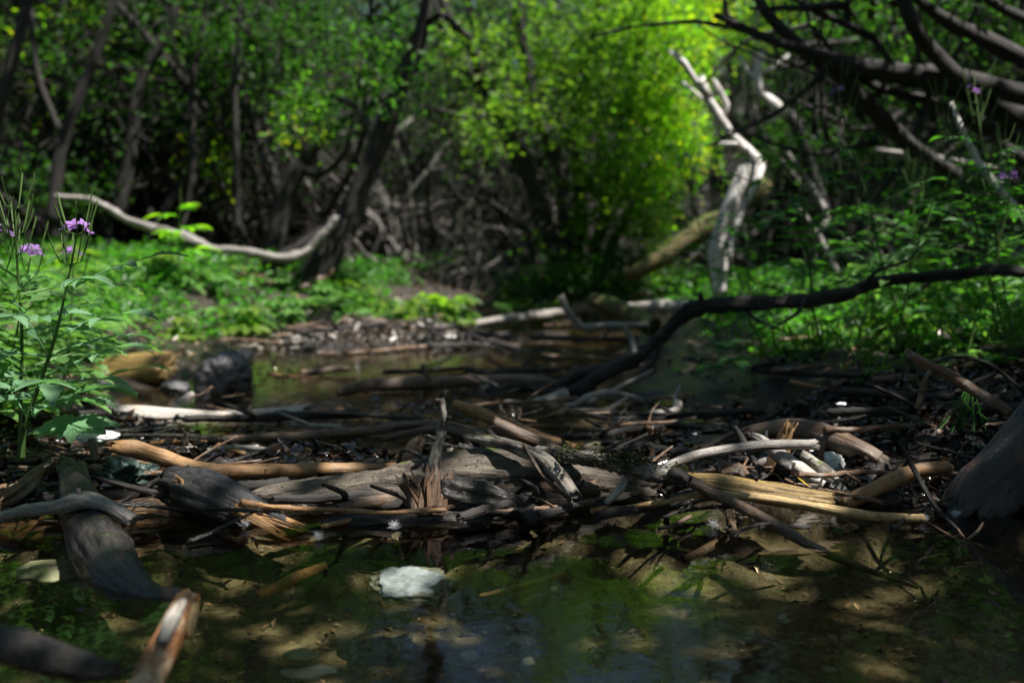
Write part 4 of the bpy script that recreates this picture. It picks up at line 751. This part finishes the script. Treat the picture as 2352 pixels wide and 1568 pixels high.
V_, F_ = leaves_np(MOSS, .0055, rs0, up=.2, aspect=.45); leaf_obj('moss', V_, F_, 'moss', bpy.data.objects['mossy_branch'])
# ---- herbs
def leaflet(mb, b, d, nrm, L_, W, ser=5, droop=.25, fold=.3):
    d = d.normalized(); s_ = d.cross(nrm).normalized(); nn = s_.cross(d); n = ser * 2; base = len(mb.v)
    for i in range(n + 1):
        t = i / n; wd = W * .5 * (math.sin(math.pi * min(1, t * .92 + .06) ** .75)) * (1 if i % 2 else .78)
        if i == n: wd = .0002
        c = b + d * (L_ * t) - nn * (droop * L_ * t * t); fw = d * (L_ * .05 if i % 2 else 0)
        mb.v += [tuple(c + s_ * wd + nn * wd * fold + fw), tuple(c), tuple(c - s_ * wd + nn * wd * fold + fw)]
    for i in range(n):
        a = base + i * 3; mb.f += [(a, a + 1, a + 4, a + 3), (a + 1, a + 2, a + 5, a + 4)]
def strip(mb, P, w0, w1):
    """thin stem as 3-sided prism"""
    b = len(mb.v); n = len(P)
    for i, p in enumerate(P):
        t = P[min(n - 1, i + 1)] - P[max(0, i - 1)]; u = t.cross(Vector((.3, .2, 1))); u = (u if u.length > 1e-6 else t.cross(Vector((1, 0, 0)))).normalized(); v = t.normalized().cross(u)
        r = w0 + (w1 - w0) * i / (n - 1)
        for k in range(4): a = k * math.pi / 2; mb.v.append(tuple(p + (u * math.cos(a) + v * math.sin(a)) * r))
    for i in range(n - 1):
        for k in range(4): a = b + i * 4 + k; c = b + i * 4 + (k + 1) % 4; mb.f.append((a, c, c + 4, a + 4))
def pinnate(mb, b, d, L_, pairs, lw, rn_, ser=5, curl=.35):
    """compound leaf: leaflets on a rachis; returns rachis"""
    d = d.normalized(); n = 10; P = []; q = b.copy(); dd = d.copy()
    for i in range(n + 1): P.append(q.copy()); dd = (dd + Vector((0, 0, -curl / n))).normalized(); q = q + dd * (L_ / n)
    strip(mb, P, L_ * .012, L_ * .006)
    for k in range(pairs):
        t = .3 + .62 * k / pairs; i = int(t * n); p = P[i]; ax = (P[i + 1] - P[i]).normalized(); s_ = ax.cross(Vector((0, 0, 1))).normalized(); up = s_.cross(ax)
        for sg in (-1, 1): leaflet(mb, p, s_ * sg + ax * .55 + rv(rn_, .12), up + rv(rn_, .15), lw * (2.0 - .3 * abs(k - pairs / 2)) * rn_.uniform(.85, 1.1), lw * .85, ser, .25)
    leaflet(mb, P[-1], (P[-1] - P[-2]), Vector((0, 0, 1)) + rv(rn_, .1), lw * 2.3, lw * 1.1, ser, .3)
def pod(mb, b, d, L_): 
    P, _ = [b + d.normalized() * (L_ * t) + Vector((0, 0, L_ * .25 * t * t)) for t in (0, .3, .6, 1)], 0; strip(mb, P, .0006, .0011); strip(mb, [P[-1], P[-1] + Vector((0, 0, .003))], .0008, .0003)
def flower(mb, c, up, r, rn_):
    up = up.normalized(); u = up.orthogonal().normalized(); v = up.cross(u); a0 = rn_.uniform(0, 1.5)
    for k in range(4):
        a = a0 + k * math.pi / 2; dd = u * math.cos(a) + v * math.sin(a); leaflet(mb, c, dd + up * .35, up, r, r * .85, 2, .1, .15)
def herb(seed, H_, stem_pts=None, nleaves=8, lw=.016, leafm='herb', flowers=6, pods=14, stemm='stemgreen', LL=.13, name='flowering_herb', bare=.25):
    rn_ = random.Random(seed)
    if stem_pts is None: stem_pts, _ = wander(rn_, Vector((0, 0, -.02)), Vector((rn_.gauss(0, .12), rn_.gauss(0, .12), 1)), H_, 8, .08)
    st = [p for p, _ in resample([(p, .002) for p in stem_pts], .02)]; mb = MB(); strip(mb, st, .0028, .0012)
    n = len(st); pm = MB()
    for k in range(pods):
        t = .80 + .2 * k / max(1, pods); i = min(n - 1, int(t * n)); a = k * 2.4; d = Vector((math.cos(a), math.sin(a), .35)); e = st[i] + d.normalized() * .012
        strip(mb, [st[i], e], .0006, .0005); pod(pm, e, Vector((math.cos(a) * .45, math.sin(a) * .45, 1)), rn_.uniform(.022, .042))
    root = link(name, mb.mesh(name), stemm, smooth=False)
    for k in range(nleaves):
        t = bare + (.80 - bare) * k / nleaves; i = int(t * n); a = k * 2.4 + rn_.uniform(-.5, .5); lm = MB()
        pinnate(lm, st[i], Vector((math.cos(a), math.sin(a), rn_.uniform(.2, .7))), LL * (1.15 - .6 * t) * rn_.uniform(.8, 1.2), rn_.choice([2, 3, 3]), lw * (1.15 - .5 * t), rn_)
        link('leaf', lm.mesh('leaf'), leafm, root, smooth=False)
    if pods: link('seed_pods', pm.mesh('seed_pods'), 'stemgreen', root, smooth=False)
    for k in range(flowers):
        fm = MB(); a = k * 2.4; c = st[-1] + Vector((math.cos(a) * .012, math.sin(a) * .012, .004 + .004 * (k % 3))); strip(mb, [st[-1], c], .0005, .0005)
        flower(fm, c, Vector((math.cos(a) * .8, math.sin(a) * .8, 1)), .0082, rn_); link('flower', fm.mesh('flower'), 'petal', root, smooth=False)
    return root
def W_(pts): return [at(*p) for p in pts]
h1 = herb(101, 0, W_([(52, 1050, 1.12), (62, 960, 1.12), (88, 890, 1.12), (112, 820, 1.12), (135, 740, 1.12), (150, 670, 1.12), (163, 610, 1.12), (176, 540, 1.12)]), 9, .022, 'herb_blue', 6, 14, LL=.125, bare=.22)
tag(h1, 'tall herb with a purple flower head and reddish stem on the left bank', 'flower')
h2 = herb(102, 0, W_([(45, 1060, 1.22), (48, 900, 1.22), (50, 760, 1.22), (42, 640, 1.22), (36, 540, 1.22), (34, 480, 1.22)]), 10, .022, 'herb', 0, 22, LL=.14)
tag(h2, 'tall herb topped only with upright green seed pods by the left edge', 'herb')
h3 = herb(103, 0, W_([(-20, 1020, 1.35), (20, 850, 1.35), (50, 700, 1.35), (70, 590, 1.35)]), 7, .018, 'herb', 8, 4, LL=.13)
tag(h3, 'herb with a rounded pink-purple flower head between the two tall herbs', 'flower')
h4 = herb(104, 0, W_([(120, 1000, 1.6), (150, 850, 1.6), (165, 700, 1.6), (168, 590, 1.6)]), 7, .019, 'herb', 5, 4, LL=.14)
tag(h4, 'fainter herb with a small purple flower just behind the tall reddish-stemmed herb', 'flower')
h5 = herb(105, 0, W_([(-60, 980, 1.25), (-30, 800, 1.25), (-10, 640, 1.25), (0, 545, 1.25)]), 8, .018, 'herb', 4, 6, LL=.15)
tag(h5, 'herb with a purple flower half cut off by the left edge', 'flower')
# lobed leaf low in front
def lobed_leaf():
    mb = MB(); c = at(168, 968, 1.1); rn_ = random.Random(4)
    strip(mb, [at(60, 1000, 1.12), at(110, 975, 1.11), c], .0014, .001)
    for a, l in ((-2.9, .046), (-2.2, .030), (-2.55, .04), (-1.3, .036), (-.85, .026), (-.35, .044), (.1, .05), (.7, .03), (2.6, .034), (-1.8, .03)):
        d = Vector((math.cos(a), math.sin(a) * .9, math.sin(a) * .38 - .05)); leaflet(mb, c, d, Vector((0, -.45, 1)), l, l * .62, 4, .12, .12)
    o = link('lobed_leaf_plant', mb.mesh('lobed_leaf'), 'herb_blue', smooth=False); tag(o, 'large pale green lobed leaf hanging over the white angular stone', 'leaf')
lobed_leaf()
# extra pinnate sprays hanging right from the front herb, as in the photo
for (x0, y0, x1, y1, d) in ((95, 870, 300, 768, 1.12), (60, 900, 260, 850, 1.2), (70, 930, 230, 905, 1.25), (150, 650, 215, 645, 1.12), (110, 820, 10, 640, 1.13), (30, 690, 120, 590, 1.2)):
    mb = MB(); a, b = at(x0, y0, d), at(x1, y1, d - .02); pinnate(mb, a, (b - a) + Vector((0, 0, .012)), (b - a).length * .85, 3, .0165, random.Random(int(x1)), 6, .3); link('leaf', mb.mesh('leaf'), 'herb_blue', h1, smooth=False)

def clump(seed, n, L_, lw, leafm, kind='pinnate'):
    rn_ = random.Random(seed); mb = MB()
    for k in range(n):
        a = rn_.uniform(0, 6.3); d = Vector((math.cos(a), math.sin(a), rn_.uniform(.5, 1.8)))
        b = Vector((rn_.gauss(0, .015), rn_.gauss(0, .015), -.01))
        if kind == 'pinnate': pinnate(mb, b, d, L_ * rn_.uniform(.6, 1.2), 3, lw, rn_, 2, 1.1)
        else:
            P = [b, b + d.normalized() * L_ * .6 * rn_.uniform(.5, 1.2)]; strip(mb, P, .001, .0008)
            for q in (-.9, -.3, .3, .9):
                aa = a + q; leaflet(mb, P[1], Vector((math.cos(aa), math.sin(aa), -.05)), Vector((0, 0, 1)) + rv(rn_, .2), lw * 2, lw * 1.1, 2, .3, .2)
    return link('leafy_plant', mb.mesh('leafy_plant'), leafm, smooth=False)
CL = [clump(201, 12, .13, .020, 'herb'), clump(202, 14, .11, .022, 'herb', 'palm'), clump(203, 16, .16, .018, 'herb_dark'), clump(204, 12, .13, .026, 'leaf_bush', 'palm'), clump(205, 14, .14, .020, 'herb_dark', 'palm')]
CLB = ['fresh green ferny plant among the low greenery of the left bank', 'soft green plant with palm-shaped leaves among the low greenery of the left bank', 'deep green ferny plant in the undergrowth', 'bright yellow-green plant with broad leaves on the sunlit ground', 'deep green broad-leaved plant in the undergrowth']
CLR = ['fresh green ferny plant among the stems of the right bank', 'soft green plant with palm-shaped leaves among the stems of the right bank', 'deep green ferny plant among the stems of the right bank', 'bright yellow-green plant with broad leaves on the right bank', 'deep green broad-leaved plant among the stems of the right bank']
rn = random.Random(8)
def scatter(n, x0, x1, y0, y1, kinds, s0, s1, labs, grp, test=lambda x, y: True):
    c = 0
    for _ in range(n * 6):
        if c >= n: break
        x = rn.uniform(x0, x1); y = rn.uniform(y0, y1)
        if not test(x, y) or gz(x, y) < .045: continue
        k = rn.choice(kinds); o = put(CL[k], x, y, rn.uniform(s0, s1), rn.uniform(0, 6.3)); tag(o, labs[k], 'plant', grp); c += 1
vis = lambda x, y: abs(x) < y * .56 + .1
scatter(105, -1.75, -.5, 2.55, 4.1, [0, 1, 1, 3, 0], .8, 1.4, CLB, 'low plants of the left bank', lambda x, y: vis(x, y) and x < -.68 + .10 * (y - 2.5))
scatter(34, -1.2, -.58, 1.28, 2.4, [0, 1, 0, 0], .8, 1.35, CLB, 'low plants of the left bank', lambda x, y: vis(x, y) and x < -.42 * y)
scatter(14, -.5, 1.2, 4.9, 6.5, [2, 4], .7, 1.2, ['', '', 'deep green ferny plant in the shade straight behind the water', '', 'deep green broad-leaved plant in the shade straight behind the water'], 'low plants behind the water', vis)
scatter(18, -3, -.5, 4.3, 5.6, [2, 4, 2, 0], .9, 1.5, ['fresh green ferny plant in the shade behind the left bank', '', 'deep green ferny plant in the shade behind the left bank', '', 'deep green broad-leaved plant in the shade behind the left bank'], 'shaded plants behind the left bank', vis)
scatter(36, .38, 1.6, 1.65, 2.6, [2, 4, 2, 0], .5, .9, CLR, 'low plants of the right bank', lambda x, y: vis(x, y) and x > .30 * y)
scatter(48, .5, 2.2, 1.9, 3.8, [0, 2, 2, 4, 3], .7, 1.2, CLR, 'low plants of the right bank', lambda x, y: vis(x, y) and x > .27 * y)
scatter(28, .6, 3, 3.6, 5.4, [0, 2, 4, 3], .9, 1.5, CLR, 'low plants of the right bank', vis)
def tuft(cx, cy, d, n, sx, lab, sc=(.7, 1)):
    for i in range(n):
        p = on(cx + rn.uniform(-sx, sx), cy + rn.uniform(-8, 8), .02); o = put(CL[3 if i % 3 else 1], p.x, p.y, rn.uniform(*sc), rn.uniform(0, 6), z=max(gz(p.x, p.y), 0)); tag(o, lab, 'plant', 'plants of the bright tuft')
tuft(950, 745, 3.6, 13, 100, 'bright green leafy plant in the sunlit tuft on the gravel bar', (1.2, 1.6))
tuft(1560, 690, 4.4, 6, 60, 'bright plant at the foot of the bright bush near the bleached tree', (.7, 1))
tuft(1180, 700, 4.6, 6, 80, 'small green plant lining the far end of the water', (.6, .8))
# tall herbs of the right bank
TH = [herb(301, .42, None, 11, .017, 'herb_dark', 0, 10, LL=.15, name='tall_herb'), herb(302, .34, None, 10, .019, 'herb', 0, 6, LL=.15, name='tall_herb'), herb(303, .48, None, 12, .015, 'herb_dark', 2, 12, LL=.14, name='tall_herb')]
THL = ['tall shaded herb with seed pods on the right bank', 'shorter fresh green herb on the right bank', 'tallest kind of herb on the right bank, with tiny purple flowers']
spots = [(1750, 800, 2.3), (1820, 780, 2.4), (1900, 860, 2.0), (1980, 840, 2.05), (2050, 880, 1.9), (2120, 860, 2.0), (2200, 900, 1.8), (2270, 880, 1.85), (2340, 900, 1.8), (1850, 730, 2.8), (1950, 720, 2.9), (2060, 730, 2.7), (2150, 740, 2.6), (2260, 760, 2.5), (2350, 740, 2.6), (1780, 700, 3.1), (2000, 780, 2.4), (2230, 820, 2.1), (2100, 800, 2.3), (2390, 860, 1.9), (1700, 760, 2.6), (2420, 800, 2.2)]
for i, (x, y, d) in enumerate(spots):
    p = at(x, y, d); o = put(TH[i % 3], p.x, d, rn.uniform(.75, 1.2), i * 1.7, rn.uniform(-.12, .12)); tag(o, THL[i % 3], 'herb', 'tall herbs of the right bank')
hr = herb(120, 0, W_([(2370, 960, 1.75), (2330, 830, 1.75), (2290, 700, 1.75), (2250, 560, 1.75), (2220, 420, 1.75), (2180, 290, 1.75), (2160, 230, 1.75)]), 9, .017, 'herb_dark', 0, 18, LL=.16); tag(hr, 'tallest green herb stem leaning left beside the thin white limb', 'herb')
hr = herb(121, 0, W_([(2450, 800, 1.9), (2400, 640, 1.9), (2350, 500, 1.9), (2315, 410, 1.9)]), 7, .02, 'herb', 10, 0, LL=.16); tag(hr, 'herb with a blurred purple flower head at the right edge', 'flower')
hl = herb(122, 0, W_([(410, 600, 3.1), (412, 530, 3.1), (415, 470, 3.1), (414, 430, 3.1)]), 6, .03, 'leaf_bright', 0, 0, LL=.06, bare=.1); tag(hl, 'single upright yellow-green shoot above the sagging pale branch', 'herb')
hb = herb(123, 0, W_([(1860, 920, 1.9), (1760, 880, 1.9), (1680, 830, 1.9), (1600, 775, 1.9)]), 4, .03, 'herb_dark', 0, 0, LL=.10, bare=.4, name='bramble_spray'); tag(hb, 'arching spray of large green leaves at the edge of the right bank', 'bramble')
# juniper sprig
mb = MB(); rn_ = random.Random(9)
for k in range(5):
    a = at(2215 + k * 6, 900, 1.28); b_ = at(2160 + k * 26, 985 + 8 * (k % 2), 1.26); P = [a, a.lerp(b_, .5) + Vector((0, 0, -.004)), b_]; strip(mb, P, .0012, .0009)
    for j in range(8):
        q = a.lerp(b_, j / 8); d = Vector((rn_.choice([-1, 1]) * .8, rn_.uniform(-.4, .4), -.7)); strip(mb, [q, q + d.normalized() * rn_.uniform(.006, .013)], .0011, .0006)
link('juniper_sprig', mb.mesh('juniper_sprig'), 'herb_dark', smooth=False); tag(bpy.data.objects['juniper_sprig'], 'drooping scaly green conifer sprig near the top of the leaning stump', 'sprig')

# ---- stuff: litter, grass, gravel
rs = np.random.RandomState(77)
def on_ground(n, x0, x1, y0, y1, test=None, lift=.002):
    P = []
    while len(P) < n:
        x = rs.uniform(x0, x1); y = rs.uniform(y0, y1)
        if abs(x) > y * .58 + .15: continue
        z = gz(x, y)
        if test is None or test(x, y, z): P.append((x, y, z + lift))
    return np.array(P)
def flatleaves(P, size, asp, tilt): 
    d = rs.normal(size=P.shape); d[:, 2] *= .15; return leaves_np(P, size, rs, up=1 - tilt, aspect=asp, dirs=d)
P = on_ground(14000, -2.5, 2.5, 1.25, 6.5, lambda x, y, z: z > .02); V_, F_ = flatleaves(P, .022, .5, .4)
tag(leaf_obj('leaf_litter', V_, F_, 'litter'), 'dry brown leaf litter strewn over the banks', 'leaf litter', kind='stuff')
P = on_ground(9000, -1.3, 1.4, 1.08, 1.75, lambda x, y, z: z > -.03 and (y > 1.16 or abs(x) > .45), .006); P[:, 2] = np.maximum(P[:, 2], .001); V_, F_ = flatleaves(P, .019, .55, .7)
tag(leaf_obj('wet_litter', V_, F_, 'wetlitter'), 'black wet leaves and debris packed between the sticks of the dam', 'leaf litter', kind='stuff')
P = on_ground(2600, -.9, .9, .58, 1.12, lambda x, y, z: z < -.01, .002); V_, F_ = flatleaves(P, .010, .45, .3)
tag(leaf_obj('bed_detritus', V_, F_, 'litter'), 'small sunken leaves, bark crumbs and grit on the pool bed', 'detritus', kind='stuff')
P = on_ground(1600, -.9, .6, 1.45, 3.0, lambda x, y, z: z < 0 and n3(x * 3, y * 3, 21) > .08, .002); P[:, 2] = .001; V_, F_ = flatleaves(P, .016, .5, .2)
tag(leaf_obj('floating_litter', V_, F_, 'wetlitter'), 'dark leaf scraps floating in rafts on the far water', 'leaf litter', kind='stuff')
P = on_ground(10500, -2.6, -.45, 2.3, 4.6, lambda x, y, z: z > .035 and n3(x * 4, y * 4, 4) > -.08 and x < -.62 + .16 * (y - 2.3)); P[:, 2] += rs.uniform(0, .07, len(P)) ** 1.0; V_, F_ = leaves_np(P, .026, rs, up=.55, aspect=.55)
tag(leaf_obj('ground_cover', V_, F_, 'herb_dark'), 'dense carpet of small green leaves covering the left bank', 'ground cover', kind='stuff')
P = on_ground(9000, .5, 2.8, 2.2, 5.4, lambda x, y, z: z > .035 and n3(x * 3, y * 3, 14) > -.2); P[:, 2] += rs.uniform(0, .08, len(P)); V_, F_ = leaves_np(P, .030, rs, up=.7, aspect=.6)
tag(leaf_obj('ground_cover', V_, F_, 'herb_dark'), 'shaded carpet of small green leaves covering the right bank', 'ground cover', kind='stuff')
P = on_ground(2600, -1.0, .2, 2.8, 3.9, lambda x, y, z: -.02 < z < .09, .003); V_, F_ = flatleaves(P, .03, .4, .5)
tag(leaf_obj('bar_debris', V_, F_, 'gravel'), 'wet twigs and stone chips on the sunlit gravel bar across the stream', 'debris', kind='stuff')
P = on_ground(1100, .45, 2.4, 1.7, 4.2, lambda x, y, z: z > .05); n = len(P)
d = rs.normal(size=(n, 3)) * .35; d[:, 2] = 1; d[:, 2] *= 2; V_, F_ = leaves_np(P, .085, rs, up=.1, aspect=.06, dirs=d)
tag(leaf_obj('grass', V_, F_, 'grass'), 'thin shaded grass blades growing between the herbs of the right bank', 'grass', kind='stuff')
# small twigs: six shapes, copied
TW = []
for i in range(6):
    rn_ = random.Random(500 + i); mb = MB(); L2 = rn_.uniform(.06, .2); Pq, _ = wander(rn_, Vector((-L2 / 2, 0, 0)), Vector((1, .1, 0)), L2, 6, .14)
    for q in Pq: q.z *= .3
    r = rn_.uniform(.0015, .005); tube(mb, [(q, r * (1 - .4 * j / 6)) for j, q in enumerate(Pq)], seg=7, wob=.3, groove=.05, jag=(1, 1), seed=i)
    if i % 2: tube(mb, [(Pq[3], r * .6), (Pq[3] + Vector((.02, .02, .008)), r * .5), (Pq[3] + Vector((.03, .04, .01)), r * .3)], seg=6, groove=0)
    TW.append(link('small_twig', mb.mesh('small_twig'), ['wet', 'bark', 'wet', 'brown', 'wet', 'rust'][i]))
TWL = ['short dark bare twig scattered in the wet debris', 'short dark forked twig scattered in the wet debris', 'wet black twig scattered in the debris', 'brown forked twig scattered in the debris', 'thin wet black twig scattered in the debris', 'reddish forked twig scattered in the debris']
tw_spots = [(rn.uniform(0, 560), rn.uniform(1000, 1190)) for _ in range(20)] + [(rn.uniform(1300, 2340), rn.uniform(1050, 1195)) for _ in range(34)] + [(rn.uniform(1150, 2300), rn.uniform(880, 1040)) for _ in range(44)] + [(rn.uniform(0, 560), rn.uniform(860, 990)) for _ in range(22)] + [(rn.uniform(540, 1400), rn.uniform(725, 800)) for _ in range(44)] + [(rn.uniform(560, 1250), rn.uniform(900, 1060)) for _ in range(18)]
for i, (x, y) in enumerate(tw_spots):
    p = on(x, y, .02); k = i % 6; o = put(TW[k], p.x, p.y, rn.uniform(.45, .95) * (1 + .3 * (p.y > 2.4)), rn.uniform(0, 6.3), rn.uniform(-.25, .25), z=max(gz(p.x, p.y), .0) + .004 + rn.uniform(0, .012)); tag(o, TWL[k], 'twig', 'small twigs in the debris of the dam')
STK = []
for i, m_ in enumerate(['brown', 'bark', 'wet', 'grey', 'tan', 'rust', 'brown', 'bark']):
    rn_ = random.Random(900 + i); mb = MB(); L2 = rn_.uniform(.14, .38); Pq, _ = wander(rn_, Vector((-L2 / 2, 0, 0)), Vector((1, 0, 0)), L2, 7, .12)
    for q in Pq: q.z *= .25
    r = rn_.uniform(.004, .011); tube(mb, [(q, r * (1 - .3 * j / 7)) for j, q in enumerate(Pq)], seg=12, wob=.35, groove=.07, jag=(1, 1.2), seed=i, lump=.3)
    STK.append(link('loose_stick', mb.mesh('loose_stick'), m_))
    if i % 2: mb = MB(); tube(mb, [(Pq[4], r * .6), (Pq[4] + Vector((.03, .03, .02)), r * .5), (Pq[4] + Vector((.07, .05, .04)), r * .3)], seg=7, wob=.3, jag=(0, 1)); link('side_twig', mb.mesh('side_twig'), m_, STK[-1])
SL = ['brown', 'dark barked forked', 'wet black', 'grey forked', 'tan peeled', 'reddish forked', 'thin brown', 'long dark forked']
ZN = [('lying across the water beyond the dam', 15, 620, 1420, 770, 1000), ('stuck in the mud of the right bank', 22, 1450, 2300, 850, 1010), ('washed up on the gravel bar', 20, 540, 1150, 735, 800), ('jammed against the front of the weathered log', 12, 640, 1380, 1120, 1185), ('jammed in the left part of the dam', 12, 0, 560, 1010, 1130), ('jammed in the right part of the dam', 20, 1300, 2150, 1010, 1130), ('on the sunlit bank near the bleached tree', 10, 1400, 1900, 690, 760)]
for zl, n_, x0, x1, y0, y1 in ZN:
    for i in range(n_):
        k = rn.randrange(8); p = on(rn.uniform(x0, x1), rn.uniform(y0, y1), .015); far = p.y > 2.3
        o = put(STK[k], p.x, p.y, rn.uniform(.6, .95) * (1.35 if far else 1), rn.choice([0, math.pi]) + rn.gauss(0, .6), rn.uniform(-.12, .12), z=max(gz(p.x, p.y), 0) + rn.uniform(.003, .02)); tag(o, SL[k] + ' stick ' + zl, 'stick', 'loose sticks ' + zl)
for t in STK:
    if 'label' not in t: bpy.data.objects.remove(t)
# floating yellow leaf, small leaf, seed fluffs
def one_leaf(name, lab, pts, mat, W, nrm=Vector((0, -.3, 1))):
    mb = MB(); a, b_ = pts; leaflet(mb, a, b_ - a, nrm, (b_ - a).length, W, 4, -.15, .3); tag(link(name, mb.mesh(name), mat, smooth=False), lab, 'leaf')
one_leaf('yellow_leaf', 'small yellow willow leaf lying on the sunken log by the left edge', (at(38, 1222, 1.04), at(76, 1208, 1.045)), 'yleaf', .007)
one_leaf('green_leaf', 'curled fresh green leaf standing above the yellow log', (at(1832, 1096, 1.13), at(1858, 1122, 1.12)), 'yleaf', .008, Vector((1, -.5, .3)))
one_leaf('sunken_leaf', 'reddish leaf on the pool bed near the small white pebble', (on(1210, 1378, -.05), on(1260, 1368, -.05)), 'litter', .012)
FL = []
def fluff(x, y, lab):
    p = on(x, y, .004); mb = MB(); rn_ = random.Random(int(x))
    for k in range(120): d = rv(rn_); d.z = abs(d.z) * .6; p0 = p + rv(rn_, .0018); strip(mb, [p0, p0 + d.normalized() * rn_.uniform(.002, .007)], .00012, .00006)
    tag(link('seed_fluff', mb.mesh('seed_fluff'), 'fluff', smooth=False), lab, 'seed fluff')
for x, y, l in ((560, 1205, 'white seed fluff on black water under the broken log'), (730, 1232, 'white seed fluff beside the tan splintered tip'), (2122, 1190, 'white seed fluff stuck to the end of the straw-coloured stalk'), (1640, 1205, 'white seed fluff on the water under the mossy diagonal branch'), (2195, 1180, 'white seed fluff at the foot of the leaning stump'), (905, 1208, 'white seed fluff on the long black bark strip')): fluff(x, y, l)

# ------------------------------------------------------------------ added trees out of view, crowns shaped with holes to dapple the stream
LIT = [(330, 650, 300, 110), (90, 800, 170, 170), (300, 850, 160, 45), (380, 945, 320, 34), (560, 1068, 340, 36), (330, 1095, 90, 50), (520, 1150, 170, 55), (240, 1150, 70, 70), (250, 1290, 55, 35), (410, 1430, 75, 90), (360, 1200, 80, 30),
       (1040, 1080, 190, 70), (930, 1150, 100, 30), (1240, 1060, 120, 60), (1560, 1085, 270, 70), (1830, 1080, 190, 70), (1960, 1180, 210, 26), (1640, 1320, 250, 50), (1480, 1265, 90, 28), (2020, 1350, 130, 22), (950, 1350, 110, 34),
       (800, 765, 280, 34), (950, 705, 160, 55), (1500, 900, 170, 34), (1420, 970, 240, 22), (1180, 890, 200, 14), (1600, 705, 170, 22), (1000, 985, 260, 14), (2180, 850, 120, 30), (1850, 760, 120, 40), (720, 1540, 110, 30), (500, 870, 130, 40), (1740, 700, 60, 60), (1160, 755, 90, 12)]
WL = [(-1.2, 3.1, .65, .85), (-.35, 3.5, .35, .25), (-.95, 2.0, .3, .5), (.65, 3.65, .6, .45), (-.6, 1.22, .22, .28), (.46, 1.28, .14, .1), (1.3, 3.0, .35, .4), (.75, 2.2, .2, .3), (-.55, 1.12, .1, .08),
      (-.085, .87, .085, .06), (-.37, .93, .06, .07), (-.33, 1.1, .16, .045), (.0, 1.15, .3, .055), (.11, 1.1, .13, .05), (0, 1.07, .25, .02), (1.1, 3.6, .4, .4), (-.25, .70, .08, .08), (-.9, 1.5, .3, .3)]
def proj(p):
    v = p - Vector((0, 0, H)); cp, sp = math.cos(PITCH), math.sin(PITCH); f = v.y * cp - v.z * sp; u = v.y * sp + v.z * cp
    return (1176 + F * v.x / f, 784 - F * u / f) if f > .05 else (0, -9999)
CT = [(-2.6, 1.2), (3.1, 1.2), (-3.0, 4.4), (3.6, 3.9)]; cen = [[] for _ in CT]; rn = random.Random(99)
for _ in range(75000):
    X, Y = rn.uniform(-2.2, 2.4), rn.uniform(.3, 4.9)
    q = Vector((X, Y, .06)); a, b_ = proj(q); a2, b2 = proj(q - SUN * (.13 / SUN.z)); a1, b1 = proj(q - SUN * (.05 / SUN.z)); lit = False
    wob = 1 + .35 * fbm(X * 7, Y * 7, 4, 3)
    for cx, cy, rx, ry in LIT:
        A_, B_ = (a, b_) if cy < 1000 else (a1, b1) if cy < 1215 else (a2, b2)
        if ((A_ - cx) / (rx * wob)) ** 2 + ((B_ - cy) / (ry * wob)) ** 2 < 1: lit = True; break
    if not lit:
        for cx, cy, rx, ry in WL:
            if ((X - cx) / (rx * wob)) ** 2 + ((Y - cy) / (ry * wob)) ** 2 < 1: lit = True; break
    if lit and rn.random() > .03: continue  # leaves left out where sun is meant to land
    if not lit and Y > 1.04 and n3(X * 11, Y * 11, 9) > .38: continue
    h_ = rn.uniform(1.9, 2.9); P_ = q + SUN * ((h_ - .06) / SUN.z); u, v = proj(P_)
    if v > -60 and -200 < u < 2552: continue
    if -1100 < v <= -60 and 450 < u < 1750 and n3(u / 200, v / 160, 3) > -.22: continue
    k = min(range(len(CT)), key=lambda i: (P_.x - CT[i][0]) ** 2 + (P_.y - CT[i][1]) ** 2); cen[k].append(tuple(P_))
CT += [(-2.2, -1.9), (2.3, -2.4)]; cen += [[], []]
for _ in range(15000):  # added leaves above and behind the camera to cut sky light
    p_ = (rn.uniform(-4.2, 4.2), rn.uniform(-4.5, 2.0), rn.uniform(2.6, 3.8))
    if p_[1] > 1.6 - (3.8 - p_[2]) * .3 : continue
    cen[4 if p_[0] < 0 else 5].append(p_)
for i, (x, y) in enumerate(CT):
    rn_ = random.Random(700 + i); e = empty('added_shade_tree', (x, y, gz(x, y) - .05)); o0 = Vector(e.location); mb = MB()
    P_, _ = wander(rn_, Vector((0, 0, -.1)), Vector((-x * .06, .05, 1)), 2.2, 6, .1); tube(mb, [(p, .07 * (1 - .06 * j)) for j, p in enumerate(P_)], seg=10, step=.15)
    L3 = np.array(cen[i]); 
    for k in range(16):
        t = Vector(L3[rn_.randrange(len(L3))]) - o0; s0 = P_[rn_.randint(4, 6)]; mid = s0.lerp(t, .5) + Vector((0, 0, .35)); tube(mb, [(s0, .025), (mid, .013), (t, .004)], seg=6, step=.15, groove=0)
    link('trunk', mb.mesh('trunk'), 'bark', e); V_, F_ = leaves_np(L3 - np.array(o0), .062 if i < 4 else .085, np.random.RandomState(i), up=.55, aspect=.6); leaf_obj('crown', V_, F_, 'leaf_added_canopy', e)
    tag(e, ['added unseen tree shading the near pool from the left bank', 'added unseen tree shading the near pool from the right bank', 'added unseen tree shading the far water from the left bank', 'added unseen tree shading the far water from the right bank', 'added unseen tree blocking sky light behind the viewer on the left', 'added unseen tree blocking sky light behind the viewer on the right'][i], 'tree')
